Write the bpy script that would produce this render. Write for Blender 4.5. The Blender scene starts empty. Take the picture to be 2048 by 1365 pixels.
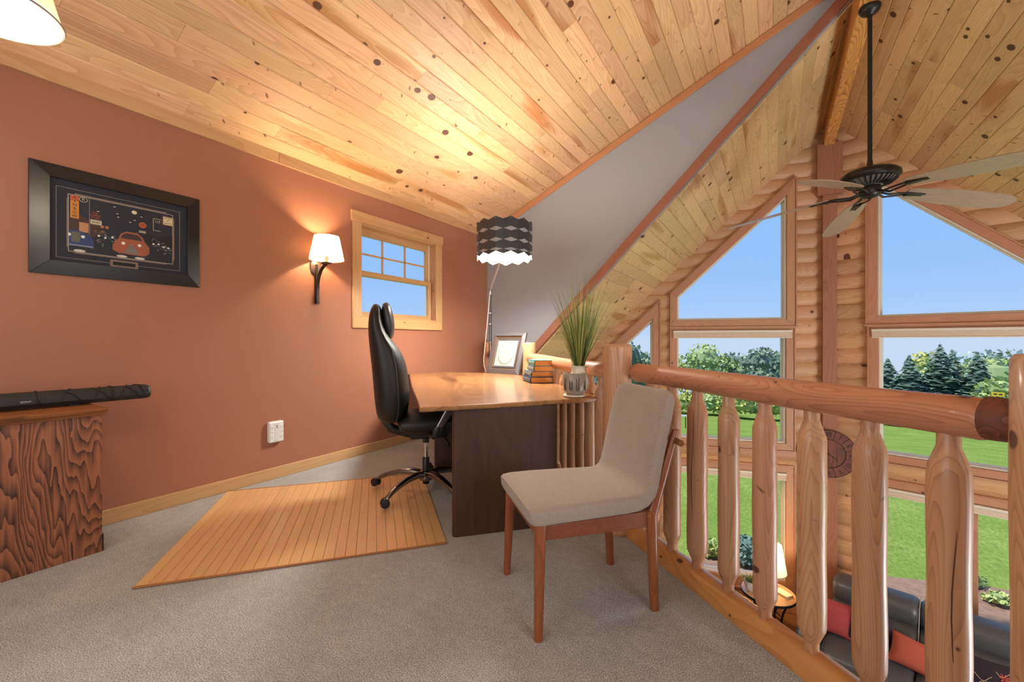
import bpy, math, random
from math import sin, cos, pi, radians, sqrt, atan2
from mathutils import Vector, Matrix
random.seed(7)
SC = bpy.context.scene
COL = SC.collection

# ---------------------------------------------------------------- camera
YAW = radians(31.55)
cam_d = bpy.data.cameras.new('camera')
cam = bpy.data.objects.new('camera', cam_d)
COL.objects.link(cam)
cam_d.sensor_width = 36.0
cam_d.lens = 36.0 * 856.0 / 2048.0
cam_d.clip_start = 0.05
cam_d.clip_end = 2000
cam.location = (0, 0, 1.12)
cam.rotation_euler = (pi / 2, 0, YAW)
SC.camera = cam

# ---------------------------------------------------------------- view, world, sun, area lights
SC.view_settings.view_transform = 'Standard'
SC.view_settings.look = 'None'
SC.view_settings.exposure = 0.0
SC.view_settings.gamma = 1.0
SC.view_settings.use_curve_mapping = False

W = bpy.data.worlds.new('sky')
SC.world = W
W.use_nodes = True
wt = W.node_tree
for n_ in list(wt.nodes):
    wt.nodes.remove(n_)
w_out = wt.nodes.new('ShaderNodeOutputWorld')
w_bg = wt.nodes.new('ShaderNodeBackground')
w_tc = wt.nodes.new('ShaderNodeTexCoord')
w_sep = wt.nodes.new('ShaderNodeSeparateXYZ')
w_ramp = wt.nodes.new('ShaderNodeValToRGB')
wt.links.new(w_tc.outputs['Generated'], w_sep.inputs[0])
wt.links.new(w_sep.outputs['Z'], w_ramp.inputs[0])
wt.links.new(w_ramp.outputs[0], w_bg.inputs[0])
wt.links.new(w_bg.outputs[0], w_out.inputs[0])
e = w_ramp.color_ramp.elements
e[0].position = 0.0
e[0].color = (0.60, 0.74, 0.95, 1)
e[1].position = 0.30
e[1].color = (0.30, 0.56, 1.0, 1)
k_ = e.new(0.05)
k_.color = (0.44, 0.65, 1.0, 1)
k_ = e.new(0.14)
k_.color = (0.335, 0.575, 1.0, 1)
k_ = e.new(1.0)
k_.color = (0.20, 0.42, 0.90, 1)
w_bg.inputs[1].default_value = 1.0


def lamp(kind, name, loc, power, color=(1, 1, 1), size=0.1, rot=None, size_y=None, target=None):
    d = bpy.data.lights.new(name, kind)
    o = bpy.data.objects.new(name, d)
    COL.objects.link(o)
    d.energy = power
    d.color = color
    if kind == 'AREA':
        d.shape = 'RECTANGLE'
        d.size = size
        d.size_y = size_y or size
    elif kind == 'SUN':
        d.angle = size
    else:
        d.shadow_soft_size = size
    o.location = loc
    if target is not None:
        o.rotation_euler = (Vector(target) - Vector(loc)).to_track_quat('-Z', 'Y').to_euler()
    elif rot:
        o.rotation_euler = rot
    return o


lamp('SUN', 'sun', (0, 0, 20), 4.8, (1.0, 0.95, 0.88), radians(2), target=(7, 4, 0))
lamp('AREA', 'loft_fill_light', (-1.4, -1.6, 1.5), 46, (0.92, 0.97, 1.0), 2.6, size_y=1.8, target=(-1.2, 4, 1.6))  # added fill from behind the viewpoint; the back wall has no window
lamp('AREA', 'great_room_fill_light', (4.6, 3.6, -1.2), 290, (0.92, 0.97, 1.0), 3.0, size_y=2.2, target=(0.2, 6.0, 2.2))  # added fill brightening the great room, not a modelled window
lamp('AREA', 'right_fill_light', (1.9, 0.2, 1.6), 40, (0.94, 0.97, 1.0), 1.6, size_y=1.6, target=(-1.6, 3.0, 2.6))  # added fill at the right


# ---------------------------------------------------------------- colour and materials
def lin(c):
    r = []
    for v in c[:3]:
        v = v / 255.0
        r.append(v / 12.92 if v <= 0.04045 else ((v + 0.055) / 1.055) ** 2.4)
    return (r[0], r[1], r[2], 1.0)


MATS = {}


def nt(name):
    m = bpy.data.materials.new(name)
    m.use_nodes = True
    t = m.node_tree
    b = t.nodes['Principled BSDF']
    return m, t, b


def N(t, typ, **kw):
    n = t.nodes.new(typ)
    for k, v in kw.items():
        setattr(n, k, v)
    return n


def mth(t, op, a, b=None, c=None):
    n = t.nodes.new('ShaderNodeMath')
    n.operation = op
    for i, v in enumerate((a, b, c)):
        if v is None:
            continue
        if hasattr(v, 'links') or hasattr(v, 'is_linked'):
            t.links.new(v, n.inputs[i])
        else:
            n.inputs[i].default_value = v
    return n.outputs[0]


def mixc(t, f, a, b, blend='MIX'):
    n = t.nodes.new('ShaderNodeMix')
    n.data_type = 'RGBA'
    n.blend_type = blend
    for s, v in ((0, f), (6, a), (7, b)):
        if hasattr(v, 'is_linked'):
            t.links.new(v, n.inputs[s])
        elif s == 0:
            n.inputs[0].default_value = v
        else:
            n.inputs[s].default_value = v
    return n.outputs[2]


def plain(name, col, rough=0.5, metal=0.0, noise=0.0, nscale=30.0, bump=0.0, bscale=200.0, spec=None, emit=None, estr=0.0, sheen=0.0):
    if name in MATS:
        return MATS[name]
    m, t, b = nt(name)
    b.inputs['Base Color'].default_value = lin(col)
    b.inputs['Roughness'].default_value = rough
    b.inputs['Metallic'].default_value = metal
    if spec is not None:
        b.inputs['Specular IOR Level'].default_value = spec
    if sheen:
        b.inputs['Sheen Weight'].default_value = sheen
    tc = N(t, 'ShaderNodeTexCoord')
    if noise:
        n = N(t, 'ShaderNodeTexNoise')
        n.inputs['Scale'].default_value = nscale
        n.inputs['Detail'].default_value = 4
        t.links.new(tc.outputs['Object'], n.inputs['Vector'])
        f = mth(t, 'MULTIPLY_ADD', n.outputs[0], 2 * noise, 1 - noise)
        hsv = N(t, 'ShaderNodeHueSaturation')
        hsv.inputs['Color'].default_value = lin(col)
        t.links.new(f, hsv.inputs['Value'])
        t.links.new(hsv.outputs[0], b.inputs['Base Color'])
    if bump:
        n2 = N(t, 'ShaderNodeTexNoise')
        n2.inputs['Scale'].default_value = bscale
        n2.inputs['Detail'].default_value = 3
        t.links.new(tc.outputs['Object'], n2.inputs['Vector'])
        bp = N(t, 'ShaderNodeBump')
        bp.inputs['Strength'].default_value = bump
        bp.inputs['Distance'].default_value = 0.01
        t.links.new(n2.outputs[0], bp.inputs['Height'])
        t.links.new(bp.outputs[0], b.inputs['Normal'])
    if emit:
        b.inputs['Emission Color'].default_value = lin(emit)
        b.inputs['Emission Strength'].default_value = estr
    MATS[name] = m
    return m


def wood(name, base, dark, axis='Y', ring=26.0, mix=0.35, knots=1.0, kscale=3.6, kcol=(86, 48, 28), vary=0.12, rough=0.45,
         streak=0.0, gs=5.0, stretch=0.10, fine=0.18, bump=0.15, coat=0.0, sharp=1.5, detail=1.2):
    if name in MATS:
        return MATS[name]
    m, t, b = nt(name)
    tc = N(t, 'ShaderNodeTexCoord')
    oi = N(t, 'ShaderNodeObjectInfo')
    sp = N(t, 'ShaderNodeSeparateXYZ')
    t.links.new(tc.outputs['Object'], sp.inputs[0])
    X, Y, Z = sp.outputs[0], sp.outputs[1], sp.outputs[2]
    if axis == 'Y':
        A, B, L = X, Z, Y
    elif axis == 'X':
        A, B, L = Y, Z, X
    else:
        A, B, L = X, Y, Z
    r = oi.outputs['Random']
    ro = mth(t, 'MULTIPLY', r, 83.0)
    A = mth(t, 'ADD', A, ro)
    L = mth(t, 'ADD', L, mth(t, 'MULTIPLY', ro, 3.7))

    def comb(a, bb, l):
        c = N(t, 'ShaderNodeCombineXYZ')
        for i, v in enumerate((a, bb, l)):
            if hasattr(v, 'is_linked'):
                t.links.new(v, c.inputs[i])
            else:
                c.inputs[i].default_value = v
        return c.outputs[0]
    # knots
    vo = N(t, 'ShaderNodeTexVoronoi')
    vo.inputs['Scale'].default_value = kscale
    vo.voronoi_dimensions = '2D'
    t.links.new(comb(mth(t, 'ADD', A, mth(t, 'MULTIPLY', B, 0.9)), mth(t, 'MULTIPLY', L, 0.8), 0.0), vo.inputs['Vector'])
    d = vo.outputs['Distance']
    sc = N(t, 'ShaderNodeSeparateColor')
    t.links.new(vo.outputs['Color'], sc.inputs[0])
    rad = mth(t, 'MULTIPLY', mth(t, 'POWER', sc.outputs[0], 2.4), 0.085 * knots)
    kn = mth(t, 'SUBTRACT', rad, d)
    kn = mth(t, 'MULTIPLY', kn, 60.0)
    kn.node.use_clamp = True
    if knots > 0.9:
        v2 = N(t, 'ShaderNodeTexVoronoi')
        v2.voronoi_dimensions = '2D'
        v2.inputs['Scale'].default_value = kscale * 1.9
        t.links.new(comb(mth(t, 'MULTIPLY', mth(t, 'ADD', A, mth(t, 'MULTIPLY', B, 0.9)), 0.8), mth(t, 'MULTIPLY', mth(t, 'ADD', L, mth(t, 'MULTIPLY', A, 0.7)), 1.5), 0.0), v2.inputs['Vector'])
        s2 = N(t, 'ShaderNodeSeparateColor')
        t.links.new(v2.outputs['Color'], s2.inputs[0])
        r2 = mth(t, 'MULTIPLY', mth(t, 'POWER', s2.outputs[1], 4.0), 0.095 * knots)
        k2 = mth(t, 'MULTIPLY', mth(t, 'SUBTRACT', r2, v2.outputs['Distance']), 14.0)
        k2.node.use_clamp = True
        kn = mth(t, 'MAXIMUM', kn, mth(t, 'MULTIPLY', k2, 0.85))
    halo = mth(t, 'POWER', 2.718, mth(t, 'MULTIPLY', d, -9.0))
    halo = mth(t, 'MULTIPLY', halo, mth(t, 'MULTIPLY', rad, 9.0))
    n1 = N(t, 'ShaderNodeTexNoise')
    n1.inputs['Scale'].default_value = gs
    n1.inputs['Detail'].default_value = detail
    n1.inputs['Roughness'].default_value = 0.4
    t.links.new(comb(A, B, mth(t, 'MULTIPLY', L, stretch)), n1.inputs['Vector'])
    ph = mth(t, 'ADD', mth(t, 'MULTIPLY', n1.outputs[0], ring), mth(t, 'MULTIPLY', halo, 2.2))
    sw = mth(t, 'FRACT', ph)
    sw = mth(t, 'POWER', sw, sharp)
    n2 = N(t, 'ShaderNodeTexNoise')
    n2.inputs['Scale'].default_value = 90.0
    n2.inputs['Detail'].default_value = 2
    t.links.new(comb(A, B, mth(t, 'MULTIPLY', L, 0.04)), n2.inputs['Vector'])
    fn = mth(t, 'MULTIPLY', mth(t, 'SUBTRACT', n2.outputs[0], 0.5), 2 * fine)
    g = mth(t, 'ADD', mth(t, 'MULTIPLY', sw, mix), fn)
    if streak:
        n3 = N(t, 'ShaderNodeTexNoise')
        n3.inputs['Scale'].default_value = 4.5
        n3.inputs['Detail'].default_value = 1
        t.links.new(comb(A, B, mth(t, 'MULTIPLY', L, 0.16)), n3.inputs['Vector'])
        s3 = mth(t, 'MULTIPLY', mth(t, 'SUBTRACT', n3.outputs[0], 0.60), 9.0)
        s3.node.use_clamp = True
        g = mth(t, 'ADD', g, mth(t, 'MULTIPLY', s3, streak))
    g = mth(t, 'ADD', g, mth(t, 'MULTIPLY', halo, 0.35))
    g.node.use_clamp = True
    c = mixc(t, g, lin(base), lin(dark))
    tone = mth(t, 'MULTIPLY_ADD', r, 2 * vary, 1 - vary)
    hs = N(t, 'ShaderNodeHueSaturation')
    t.links.new(c, hs.inputs['Color'])
    t.links.new(tone, hs.inputs['Value'])
    hue = mth(t, 'MULTIPLY_ADD', mth(t, 'FRACT', mth(t, 'MULTIPLY', r, 17.0)), 0.016, 0.492)
    t.links.new(hue, hs.inputs['Hue'])
    c = mixc(t, kn, hs.outputs[0], lin(kcol)) if knots > 0 else hs.outputs[0]
    t.links.new(c, b.inputs['Base Color'])
    b.inputs['Roughness'].default_value = rough
    if coat:
        b.inputs['Coat Weight'].default_value = coat
        b.inputs['Coat Roughness'].default_value = 0.12
    if bump:
        bp = N(t, 'ShaderNodeBump')
        bp.inputs['Strength'].default_value = bump
        bp.inputs['Distance'].default_value = 0.004
        t.links.new(g, bp.inputs['Height'])
        t.links.new(bp.outputs[0], b.inputs['Normal'])
    MATS[name] = m
    return m


# ---------------------------------------------------------------- mesh builder
class MB:
    def __init__(self):
        self.v = []
        self.f = []
        self.m = []
        self.mi = 0

    def add(self, verts, faces):
        o = len(self.v)
        self.v += [tuple(p) for p in verts]
        for q in faces:
            self.f.append(tuple(i + o for i in q))
            self.m.append(self.mi)
        return self

    def box(self, x0, x1, y0, y1, z0, z1):
        v = [(x, y, z) for x in (x0, x1) for y in (y0, y1) for z in (z0, z1)]
        f = [(0, 1, 3, 2), (4, 6, 7, 5), (0, 4, 5, 1), (2, 3, 7, 6), (0, 2, 6, 4), (1, 5, 7, 3)]
        return self.add(v, f)

    def hexa(self, b, tpts):
        """prism between two equal polygons"""
        n = len(b)
        f = [tuple(range(n))[::-1], tuple(range(n, 2 * n))]
        for i in range(n):
            j = (i + 1) % n
            f.append((i, j, n + j, n + i))
        return self.add(list(b) + list(tpts), f)

    def loft(self, rings, cap=True, closed=True):
        n = len(rings[0])
        v = [p for r in rings for p in r]
        f = []
        for k in range(len(rings) - 1):
            for i in range(n if closed else n - 1):
                j = (i + 1) % n
                f.append((k * n + i, k * n + j, (k + 1) * n + j, (k + 1) * n + i))
        if cap:
            f.append(tuple(range(n))[::-1])
            f.append(tuple((len(rings) - 1) * n + i for i in range(n)))
        return self.add(v, f)

    def lathe(self, prof, n=20, c=(0, 0, 0), cap=True, wob=0.0, ph=0.0):
        rings = []
        for k, (r, z) in enumerate(prof):
            rings.append([(c[0] + r * (1 + wob * sin(3 * a_ + k)) * cos(a_), c[1] + r * (1 + wob * cos(2 * a_ + k)) * sin(a_), c[2] + z)
                          for a_ in [2 * pi * i / n + ph for i in range(n)]])
        return self.loft(rings, cap)

    def tube(self, path, r, n=10, cap=True, flat=1.0):
        P = [Vector(p) for p in path]
        R = r if isinstance(r, (list, tuple)) else [r] * len(P)
        rings = []
        up = None
        for i, p in enumerate(P):
            if i == 0:
                d = P[1] - P[0]
            elif i == len(P) - 1:
                d = P[-1] - P[-2]
            else:
                d = (P[i + 1] - P[i]).normalized() + (P[i] - P[i - 1]).normalized()
            d.normalize()
            if up is None:
                up = Vector((0, 0, 1)) if abs(d.z) < 0.9 else Vector((1, 0, 0))
            s = d.cross(up)
            s.normalize()
            up = s.cross(d)
            up.normalize()
            rings.append([tuple(p + (s * cos(a_) + up * sin(a_) * flat) * R[i]) for a_ in [2 * pi * k / n for k in range(n)]])
        return self.loft(rings, cap)

    def grid(self, fn, nu, nv, u0=0, u1=1, v0=0, v1=1):
        v = []
        for i in range(nu + 1):
            for j in range(nv + 1):
                v.append(fn(u0 + (u1 - u0) * i / nu, v0 + (v1 - v0) * j / nv))
        f = []
        for i in range(nu):
            for j in range(nv):
                a = i * (nv + 1) + j
                f.append((a, a + nv + 1, a + nv + 2, a + 1))
        return self.add(v, f)

    def xform(self, M, start=0):
        for i in range(start, len(self.v)):
            self.v[i] = tuple(M @ Vector(self.v[i]))
        return self

    def build(self, name, mat, parent=None, smooth=False, bevel=0.0, seg=2, loc=None, rot=None, sub=0, solid=0.0):
        me = bpy.data.meshes.new(name)
        me.from_pydata(self.v, [], self.f)
        mats = mat if isinstance(mat, (list, tuple)) else [mat]
        for q in mats:
            me.materials.append(q)
        if len(mats) > 1:
            for p, i in zip(me.polygons, self.m):
                p.material_index = i
        import bmesh
        bm = bmesh.new()
        bm.from_mesh(me)
        bmesh.ops.recalc_face_normals(bm, faces=bm.faces)
        bm.to_mesh(me)
        bm.free()
        if smooth:
            for p in me.polygons:
                p.use_smooth = True
            try:
                me.set_sharp_from_angle(angle=radians(50))
            except Exception:
                pass
        o = bpy.data.objects.new(name, me)
        COL.objects.link(o)
        if parent:
            o.parent = parent
        if loc:
            o.location = loc
        if rot:
            o.rotation_euler = rot
        if solid:
            q = o.modifiers.new('solid', 'SOLIDIFY')
            q.thickness = solid
        if sub:
            q = o.modifiers.new('sub', 'SUBSURF')
            q.levels = sub
            q.render_levels = sub
        if bevel:
            q = o.modifiers.new('bevel', 'BEVEL')
            q.width = bevel
            q.segments = seg
            q.limit_method = 'ANGLE'
            q.angle_limit = radians(35)
            for p in me.polygons:
                p.use_smooth = True
            q2 = o.modifiers.new('wn', 'WEIGHTED_NORMAL')
            q2.keep_sharp = True
        return o


def thing(name, label, cat, loc=(0, 0, 0), rz=0.0, group=None, rot=None):
    o = bpy.data.objects.new(name, None)
    o.empty_display_size = 0.1
    COL.objects.link(o)
    o.location = loc
    o.rotation_euler = rot if rot else (0, 0, rz)
    tag(o, label, cat, group)
    return o


def tag(o, label=None, cat=None, group=None, kind=None):
    if label:
        o['label'] = label
    if cat:
        o['category'] = cat
    if group:
        o['group'] = group
    if kind:
        o['kind'] = kind
    return o


def rbox(x0, x1, y0, y1, z0, z1):
    return MB().box(x0, x1, y0, y1, z0, z1)


def text_mesh(name, s, size, mat, parent, loc, rot, extrude=0.0004, align='CENTER', label=None, sx=1.0, shear=0.0):
    cu = bpy.data.curves.new(name, 'FONT')
    cu.body = s
    cu.size = size
    cu.align_x = align
    cu.align_y = 'CENTER'
    cu.extrude = extrude
    cu.resolution_u = 2
    cu.offset = 0.0
    cu.shear = shear
    tmp = bpy.data.objects.new('tmp', cu)
    COL.objects.link(tmp)
    dg = bpy.context.evaluated_depsgraph_get()
    me = bpy.data.meshes.new_from_object(tmp.evaluated_get(dg))
    bpy.data.objects.remove(tmp)
    me.name = name
    me.materials.clear()
    me.materials.append(mat)
    o = bpy.data.objects.new(name, me)
    COL.objects.link(o)
    o.parent = parent
    o.location = loc
    o.rotation_euler = rot
    o.scale = (sx, 1, 1)
    return o


# materials
M_LOFT = wood('pine_loft_ceiling', (228, 188, 142), (184, 126, 76), 'Y', ring=30, mix=0.42, knots=1.5, vary=0.16, streak=0.9, rough=0.5, kcol=(96, 54, 34))
M_GREAT = wood('pine_great_ceiling', (226, 194, 146), (184, 134, 82), 'Y', ring=30, mix=0.42, knots=1.5, vary=0.14, streak=0.7, rough=0.4, kcol=(88, 54, 34))
M_LOG = wood('pine_wall_log', (212, 166, 124), (168, 112, 74), 'X', ring=34, mix=0.4, knots=1.1, vary=0.12, rough=0.5, kcol=(100, 54, 36), kscale=2.6)
M_CASE = wood('pine_casing', (198, 146, 112), (160, 104, 74), 'X', ring=18, mix=0.3, knots=0.7, vary=0.06, rough=0.5, kscale=4)
M_CASEZ = wood('pine_casing_upright', (198, 146, 112), (160, 104, 74), 'Z', ring=18, mix=0.3, knots=0.7, vary=0.06, rough=0.5, kscale=4)
M_RAIL = wood('peeled_log', (192, 134, 98), (130, 78, 50), 'X', ring=52, mix=0.55, knots=1.1, vary=0.05, rough=0.38, coat=0.25, gs=6, kcol=(92, 50, 30), sharp=3.5, stretch=0.2)
M_RAILZ = wood('peeled_log_upright', (192, 142, 106), (132, 84, 56), 'Z', ring=52, mix=0.5, knots=1.1, vary=0.08, rough=0.42, coat=0.15, gs=6, kcol=(90, 52, 34), sharp=3.0, stretch=0.10)
M_BASE = wood('amber_base_log', (200, 142, 82), (150, 94, 48), 'X', ring=12, mix=0.4, knots=1.0, vary=0.04, rough=0.28, coat=0.4, gs=6, kcol=(84, 46, 26), stretch=0.2)
M_TRIMY = wood('pine_trim_along', (200, 160, 114), (166, 118, 76), 'Y', ring=12, mix=0.3, knots=0.8, vary=0.05, rough=0.4)
M_WINT = wood('window_pine', (222, 178, 122), (188, 132, 84), 'X', ring=12, mix=0.3, knots=0.7, vary=0.05, rough=0.45)
M_WINZ = wood('window_pine_upright', (200, 160, 118), (168, 122, 84), 'Z', ring=12, mix=0.3, knots=0.7, vary=0.05, rough=0.45)
M_RAKE = wood('red_rake_trim', (166, 112, 84), (126, 76, 54), 'X', ring=16, mix=0.3, knots=0.8, vary=0.05, rough=0.5)
M_RAKE2 = wood('honey_rake_trim', (206, 150, 102), (166, 108, 68), 'X', ring=12, mix=0.3, knots=0.5, vary=0.05, rough=0.45)
M_BEAM = wood('fir_beam', (222, 160, 88), (140, 78, 34), 'Y', ring=15, mix=0.75, knots=0.5, vary=0.03, rough=0.45, gs=7, sharp=2.5, stretch=0.16)
M_WALL = plain('terracotta_paint', (162, 108, 84), 0.55, noise=0.02, nscale=3, bump=0.06, bscale=350)
M_GREY = plain('grey_paint', (162, 168, 176), 0.6, noise=0.02, nscale=3, bump=0.05, bscale=350)
M_OFF = plain('cream_paint', (214, 200, 180), 0.7)
M_BLACK = plain('black_metal', (28, 26, 27), 0.4, metal=0.5)
M_CREAM = plain('cream_jamb', (232, 222, 204), 0.4)
M_POSTW = wood('prow_post_fir', (172, 116, 88), (128, 76, 54), 'Z', ring=16, mix=0.4, knots=0.4, vary=0.0, rough=0.5)
M_CHROME = plain('chrome', (200, 200, 205), 0.15, metal=1.0)
M_STEEL = plain('brushed_steel', (150, 150, 155), 0.3, metal=1.0)
M_GUN = plain('gunmetal', (138, 136, 138), 0.22, metal=1.0)


def glass_mat():
    m, t, b = nt('window_glass')
    t.nodes.remove(b)
    out = t.nodes['Material Output']
    tr = N(t, 'ShaderNodeBsdfTransparent')
    tr.inputs[0].default_value = (0.97, 0.98, 0.98, 1)
    gl = N(t, 'ShaderNodeBsdfGlossy')
    gl.inputs['Roughness'].default_value = 0.01
    fr = N(t, 'ShaderNodeFresnel')
    fr.inputs[0].default_value = 1.06
    mx = N(t, 'ShaderNodeMixShader')
    t.links.new(fr.outputs[0], mx.inputs[0])
    t.links.new(tr.outputs[0], mx.inputs[1])
    t.links.new(gl.outputs[0], mx.inputs[2])
    t.links.new(mx.outputs[0], out.inputs[0])
    return m


M_GLASS = glass_mat()


def shade_mat(name, col, estr, trans=0.5):
    m, t, b = nt(name)
    b.inputs['Base Color'].default_value = lin(col)
    b.inputs['Roughness'].default_value = 0.9
    if estr:
        b.inputs['Emission Color'].default_value = lin(col)
        b.inputs['Emission Strength'].default_value = estr
    tl = N(t, 'ShaderNodeBsdfTranslucent')
    tl.inputs[0].default_value = lin(col)
    mx = N(t, 'ShaderNodeMixShader')
    mx.inputs[0].default_value = trans
    t.links.new(b.outputs[0], mx.inputs[1])
    t.links.new(tl.outputs[0], mx.inputs[2])
    t.links.new(mx.outputs[0], t.nodes['Material Output'].inputs[0])
    return m


M_SHADE = plain('cellular_shade_fabric', (226, 206, 184), 0.8)


def carpet_mat():
    m, t, b = nt('carpet_pile')
    tc = N(t, 'ShaderNodeTexCoord')
    n1 = N(t, 'ShaderNodeTexNoise')
    n1.inputs['Scale'].default_value = 230
    n1.inputs['Detail'].default_value = 3
    n1.inputs['Roughness'].default_value = 0.7
    n2 = N(t, 'ShaderNodeTexNoise')
    n2.inputs['Scale'].default_value = 3.2
    n2.inputs['Detail'].default_value = 5
    n2.inputs['Roughness'].default_value = 0.65
    n3 = N(t, 'ShaderNodeTexNoise')
    n3.inputs['Scale'].default_value = 28
    n3.inputs['Detail'].default_value = 4
    for n in (n1, n2, n3):
        t.links.new(tc.outputs['Object'], n.inputs['Vector'])
    f = mth(t, 'MULTIPLY', mth(t, 'SUBTRACT', n1.outputs[0], 0.36), 3.4)
    f.node.use_clamp = True
    c = mixc(t, f, lin((108, 106, 103)), lin((214, 214, 212)))
    v = mth(t, 'ADD', mth(t, 'MULTIPLY', n2.outputs[0], 0.5), mth(t, 'MULTIPLY', n3.outputs[0], 0.35))
    v = mth(t, 'ADD', v, 0.56)
    hs = N(t, 'ShaderNodeHueSaturation')
    t.links.new(c, hs.inputs['Color'])
    t.links.new(v, hs.inputs['Value'])
    t.links.new(hs.outputs[0], b.inputs['Base Color'])
    b.inputs['Roughness'].default_value = 1.0
    b.inputs['Specular IOR Level'].default_value = 0.1
    bp = N(t, 'ShaderNodeBump')
    bp.inputs['Strength'].default_value = 0.7
    bp.inputs['Distance'].default_value = 0.005
    hh = mth(t, 'ADD', n1.outputs[0], mth(t, 'MULTIPLY', n3.outputs[0], 1.2))
    t.links.new(hh, bp.inputs['Height'])
    t.links.new(bp.outputs[0], b.inputs['Normal'])
    return m


M_CARPET = carpet_mat()

# ================================================================ SETTING
XL = -3.474
YG = 4.99
XR, YP = 0.68, 7.86
TH = radians(15.8)
CT, ST = cos(TH), sin(TH)
ZR = 4.32
FZ = -3.0


def fac_y(x):
    return YP - math.tan(TH) * abs(x - XR)


# loft floor
mb = MB()
poly = [(XL, -1.8), (XL, 4.99), (-3.2, 4.99), (-2.36, 4.10), (-0.88, 2.60), (0.56, 1.28), (2.3, 1.2), (2.3, -1.8)]
mb.hexa([(x, y, -0.3) for x, y in poly], [(x, y, 0.0) for x, y in poly])
tag(mb.build('floor', M_CARPET), 'grey beige carpet of the loft', kind='structure')
# lower floor
M_LFLOOR = wood('lower_floor_wood', (176, 120, 76), (120, 74, 44), 'X', ring=14, mix=0.4, knots=0.4, rough=0.35)
tag(rbox(-3.6, 5.0, -1.9, 8.1, FZ - 0.2, FZ).build('floor', M_LFLOOR), 'wooden floor of the great room below the loft', kind='structure')

# left wall with window hole; casing outer Y 2.707..4.0, z 1.25..2.385
HY0, HY1, HZ0, HZ1 = 2.80, 3.93, 1.345, 2.29
mb = MB()
xo = XL - 0.16
mb.box(xo, XL, -1.8, HY0, FZ, 2.66)
mb.box(xo, XL, HY1, YG, FZ, 2.66)
mb.box(xo, XL, HY0, HY1, FZ, HZ0)
mb.box(xo, XL, HY0, HY1, HZ1, 2.66)
tag(mb.build('wall_left', M_WALL), 'terracotta painted wall with framed picture, sconce and small window', kind='structure')
mb = MB()
mb.box(xo, XL, YG, 6.9, FZ, 0.2)
tag(mb.build('wall_left_lower', M_OFF), 'cream low side wall of the great room', kind='structure')
mb = MB()
mb.box(-3.7, 5.0, -1.95, -1.8, FZ, 4.7)
tag(mb.build('wall_back', M_OFF), 'cream wall behind the viewpoint', kind='structure')
mb = MB()
mb.box(4.84, 5.0, -1.9, 7.0, FZ, 0.3)
tag(mb.build('wall_right', M_OFF), 'cream low side wall on the right of the great room', kind='structure')
# grey cheek wall
mb = MB()
pts = [(XL, 0.19), (XL, 2.66), (XR + 0.1, 4.60), (XR + 0.1, 4.40), (XR, 4.34)]
mb.hexa([(x, YG + 0.10, z) for x, z in pts], [(x, YG, z) for x, z in pts])
tag(mb.build('wall_far', M_GREY), 'grey painted triangular wall between the two ceilings', kind='structure')

# baseboard and crown board on left wall
bb = rbox(XL, XL + 0.016, -1.8, YG, 0, 0.092)
tag(bb.build('baseboard_left', M_TRIMY, bevel=0.004), 'knotty pine baseboard along the terracotta wall', kind='structure')
for (y0, y1) in ((-1.8, 1.985), (1.987, YG)):
    o = rbox(XL, XL + 0.022, y0, y1, 2.575, 2.668).build('trim_1', M_TRIMY, bevel=0.003)
    tag(o, 'pine board between terracotta wall and plank ceiling', kind='structure')


def slope_bar(name, x0, z0, x1, z1, w, y0, y1, mat, label):
    """rake board: lower edge runs (x0,z0)-(x1,z1), w wide upwards (vertical measure)"""
    L = sqrt((x1 - x0) ** 2 + (z1 - z0) ** 2)
    a = atan2(z1 - z0, x1 - x0)
    mb = MB().box(0, L, y0, y1, 0, w * cos(a))
    o = mb.build(name, mat, bevel=0.004, loc=(x0, 0, z0), rot=(0, -a, 0))
    tag(o, label, kind='structure')
    return o


slope_bar('trim_2', XL, 2.564, XR, 4.47, 0.085, YG - 0.02, YG, M_RAKE2, 'honey pine strip under the loft ceiling along the grey wall')
slope_bar('trim_3', -3.6, 0.055, XR - 0.02, 4.335, 0.135, YG - 0.024, YG + 0.11, M_RAKE, 'reddish sloping trim board along the lower edge of the grey wall')


def board_mesh(mb, w, y0, y1, t=0.018, g=0.005):
    """board hanging below z=0; width in x from 0..w"""
    prof = [(0.0005, 0), (0.0005, -t + g), (g, -t), (w - g, -t), (w - 0.0005, -t + g), (w - 0.0005, 0)]
    mb.hexa([(x, y0, z) for x, z in prof], [(x, y1, z) for x, z in prof])
    return mb


def plank_ceiling(root, x0, z0, x1, z1, bw, yfun0, yfun1, mat, seed, minL=1.2, maxL=3.6, sag=0.0):
    rnd = random.Random(seed)
    L = sqrt((x1 - x0) ** 2 + (z1 - z0) ** 2)
    a = atan2(z1 - z0, x1 - x0)
    n = int(math.ceil(L / bw))
    k_all = 0
    for k in range(n):
        s = k * bw
        wd = min(bw, L - s)
        xx = x0 + cos(a) * s
        zz = z0 + sin(a) * s
        ya = yfun0(xx + cos(a) * wd / 2)
        yb = yfun1(xx + cos(a) * wd / 2)
        ys = [ya]
        while True:
            nx = ys[-1] + rnd.uniform(minL, maxL)
            if k_all % 7 == 3 and len(ys) == 1:
                nx = ys[-1] + rnd.uniform(0.6, 1.2)
            if nx > yb - 0.5:
                break
            ys.append(nx)
        ys.append(yb)
        for i in range(len(ys) - 1):
            mb = board_mesh(MB(), wd, 0.0, ys[i + 1] - ys[i] - 0.0015, g=0.0065)
            mb.build('board', mat, root, loc=(xx, ys[i], zz), rot=(0, -a, 0))
            k_all += 1


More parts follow.
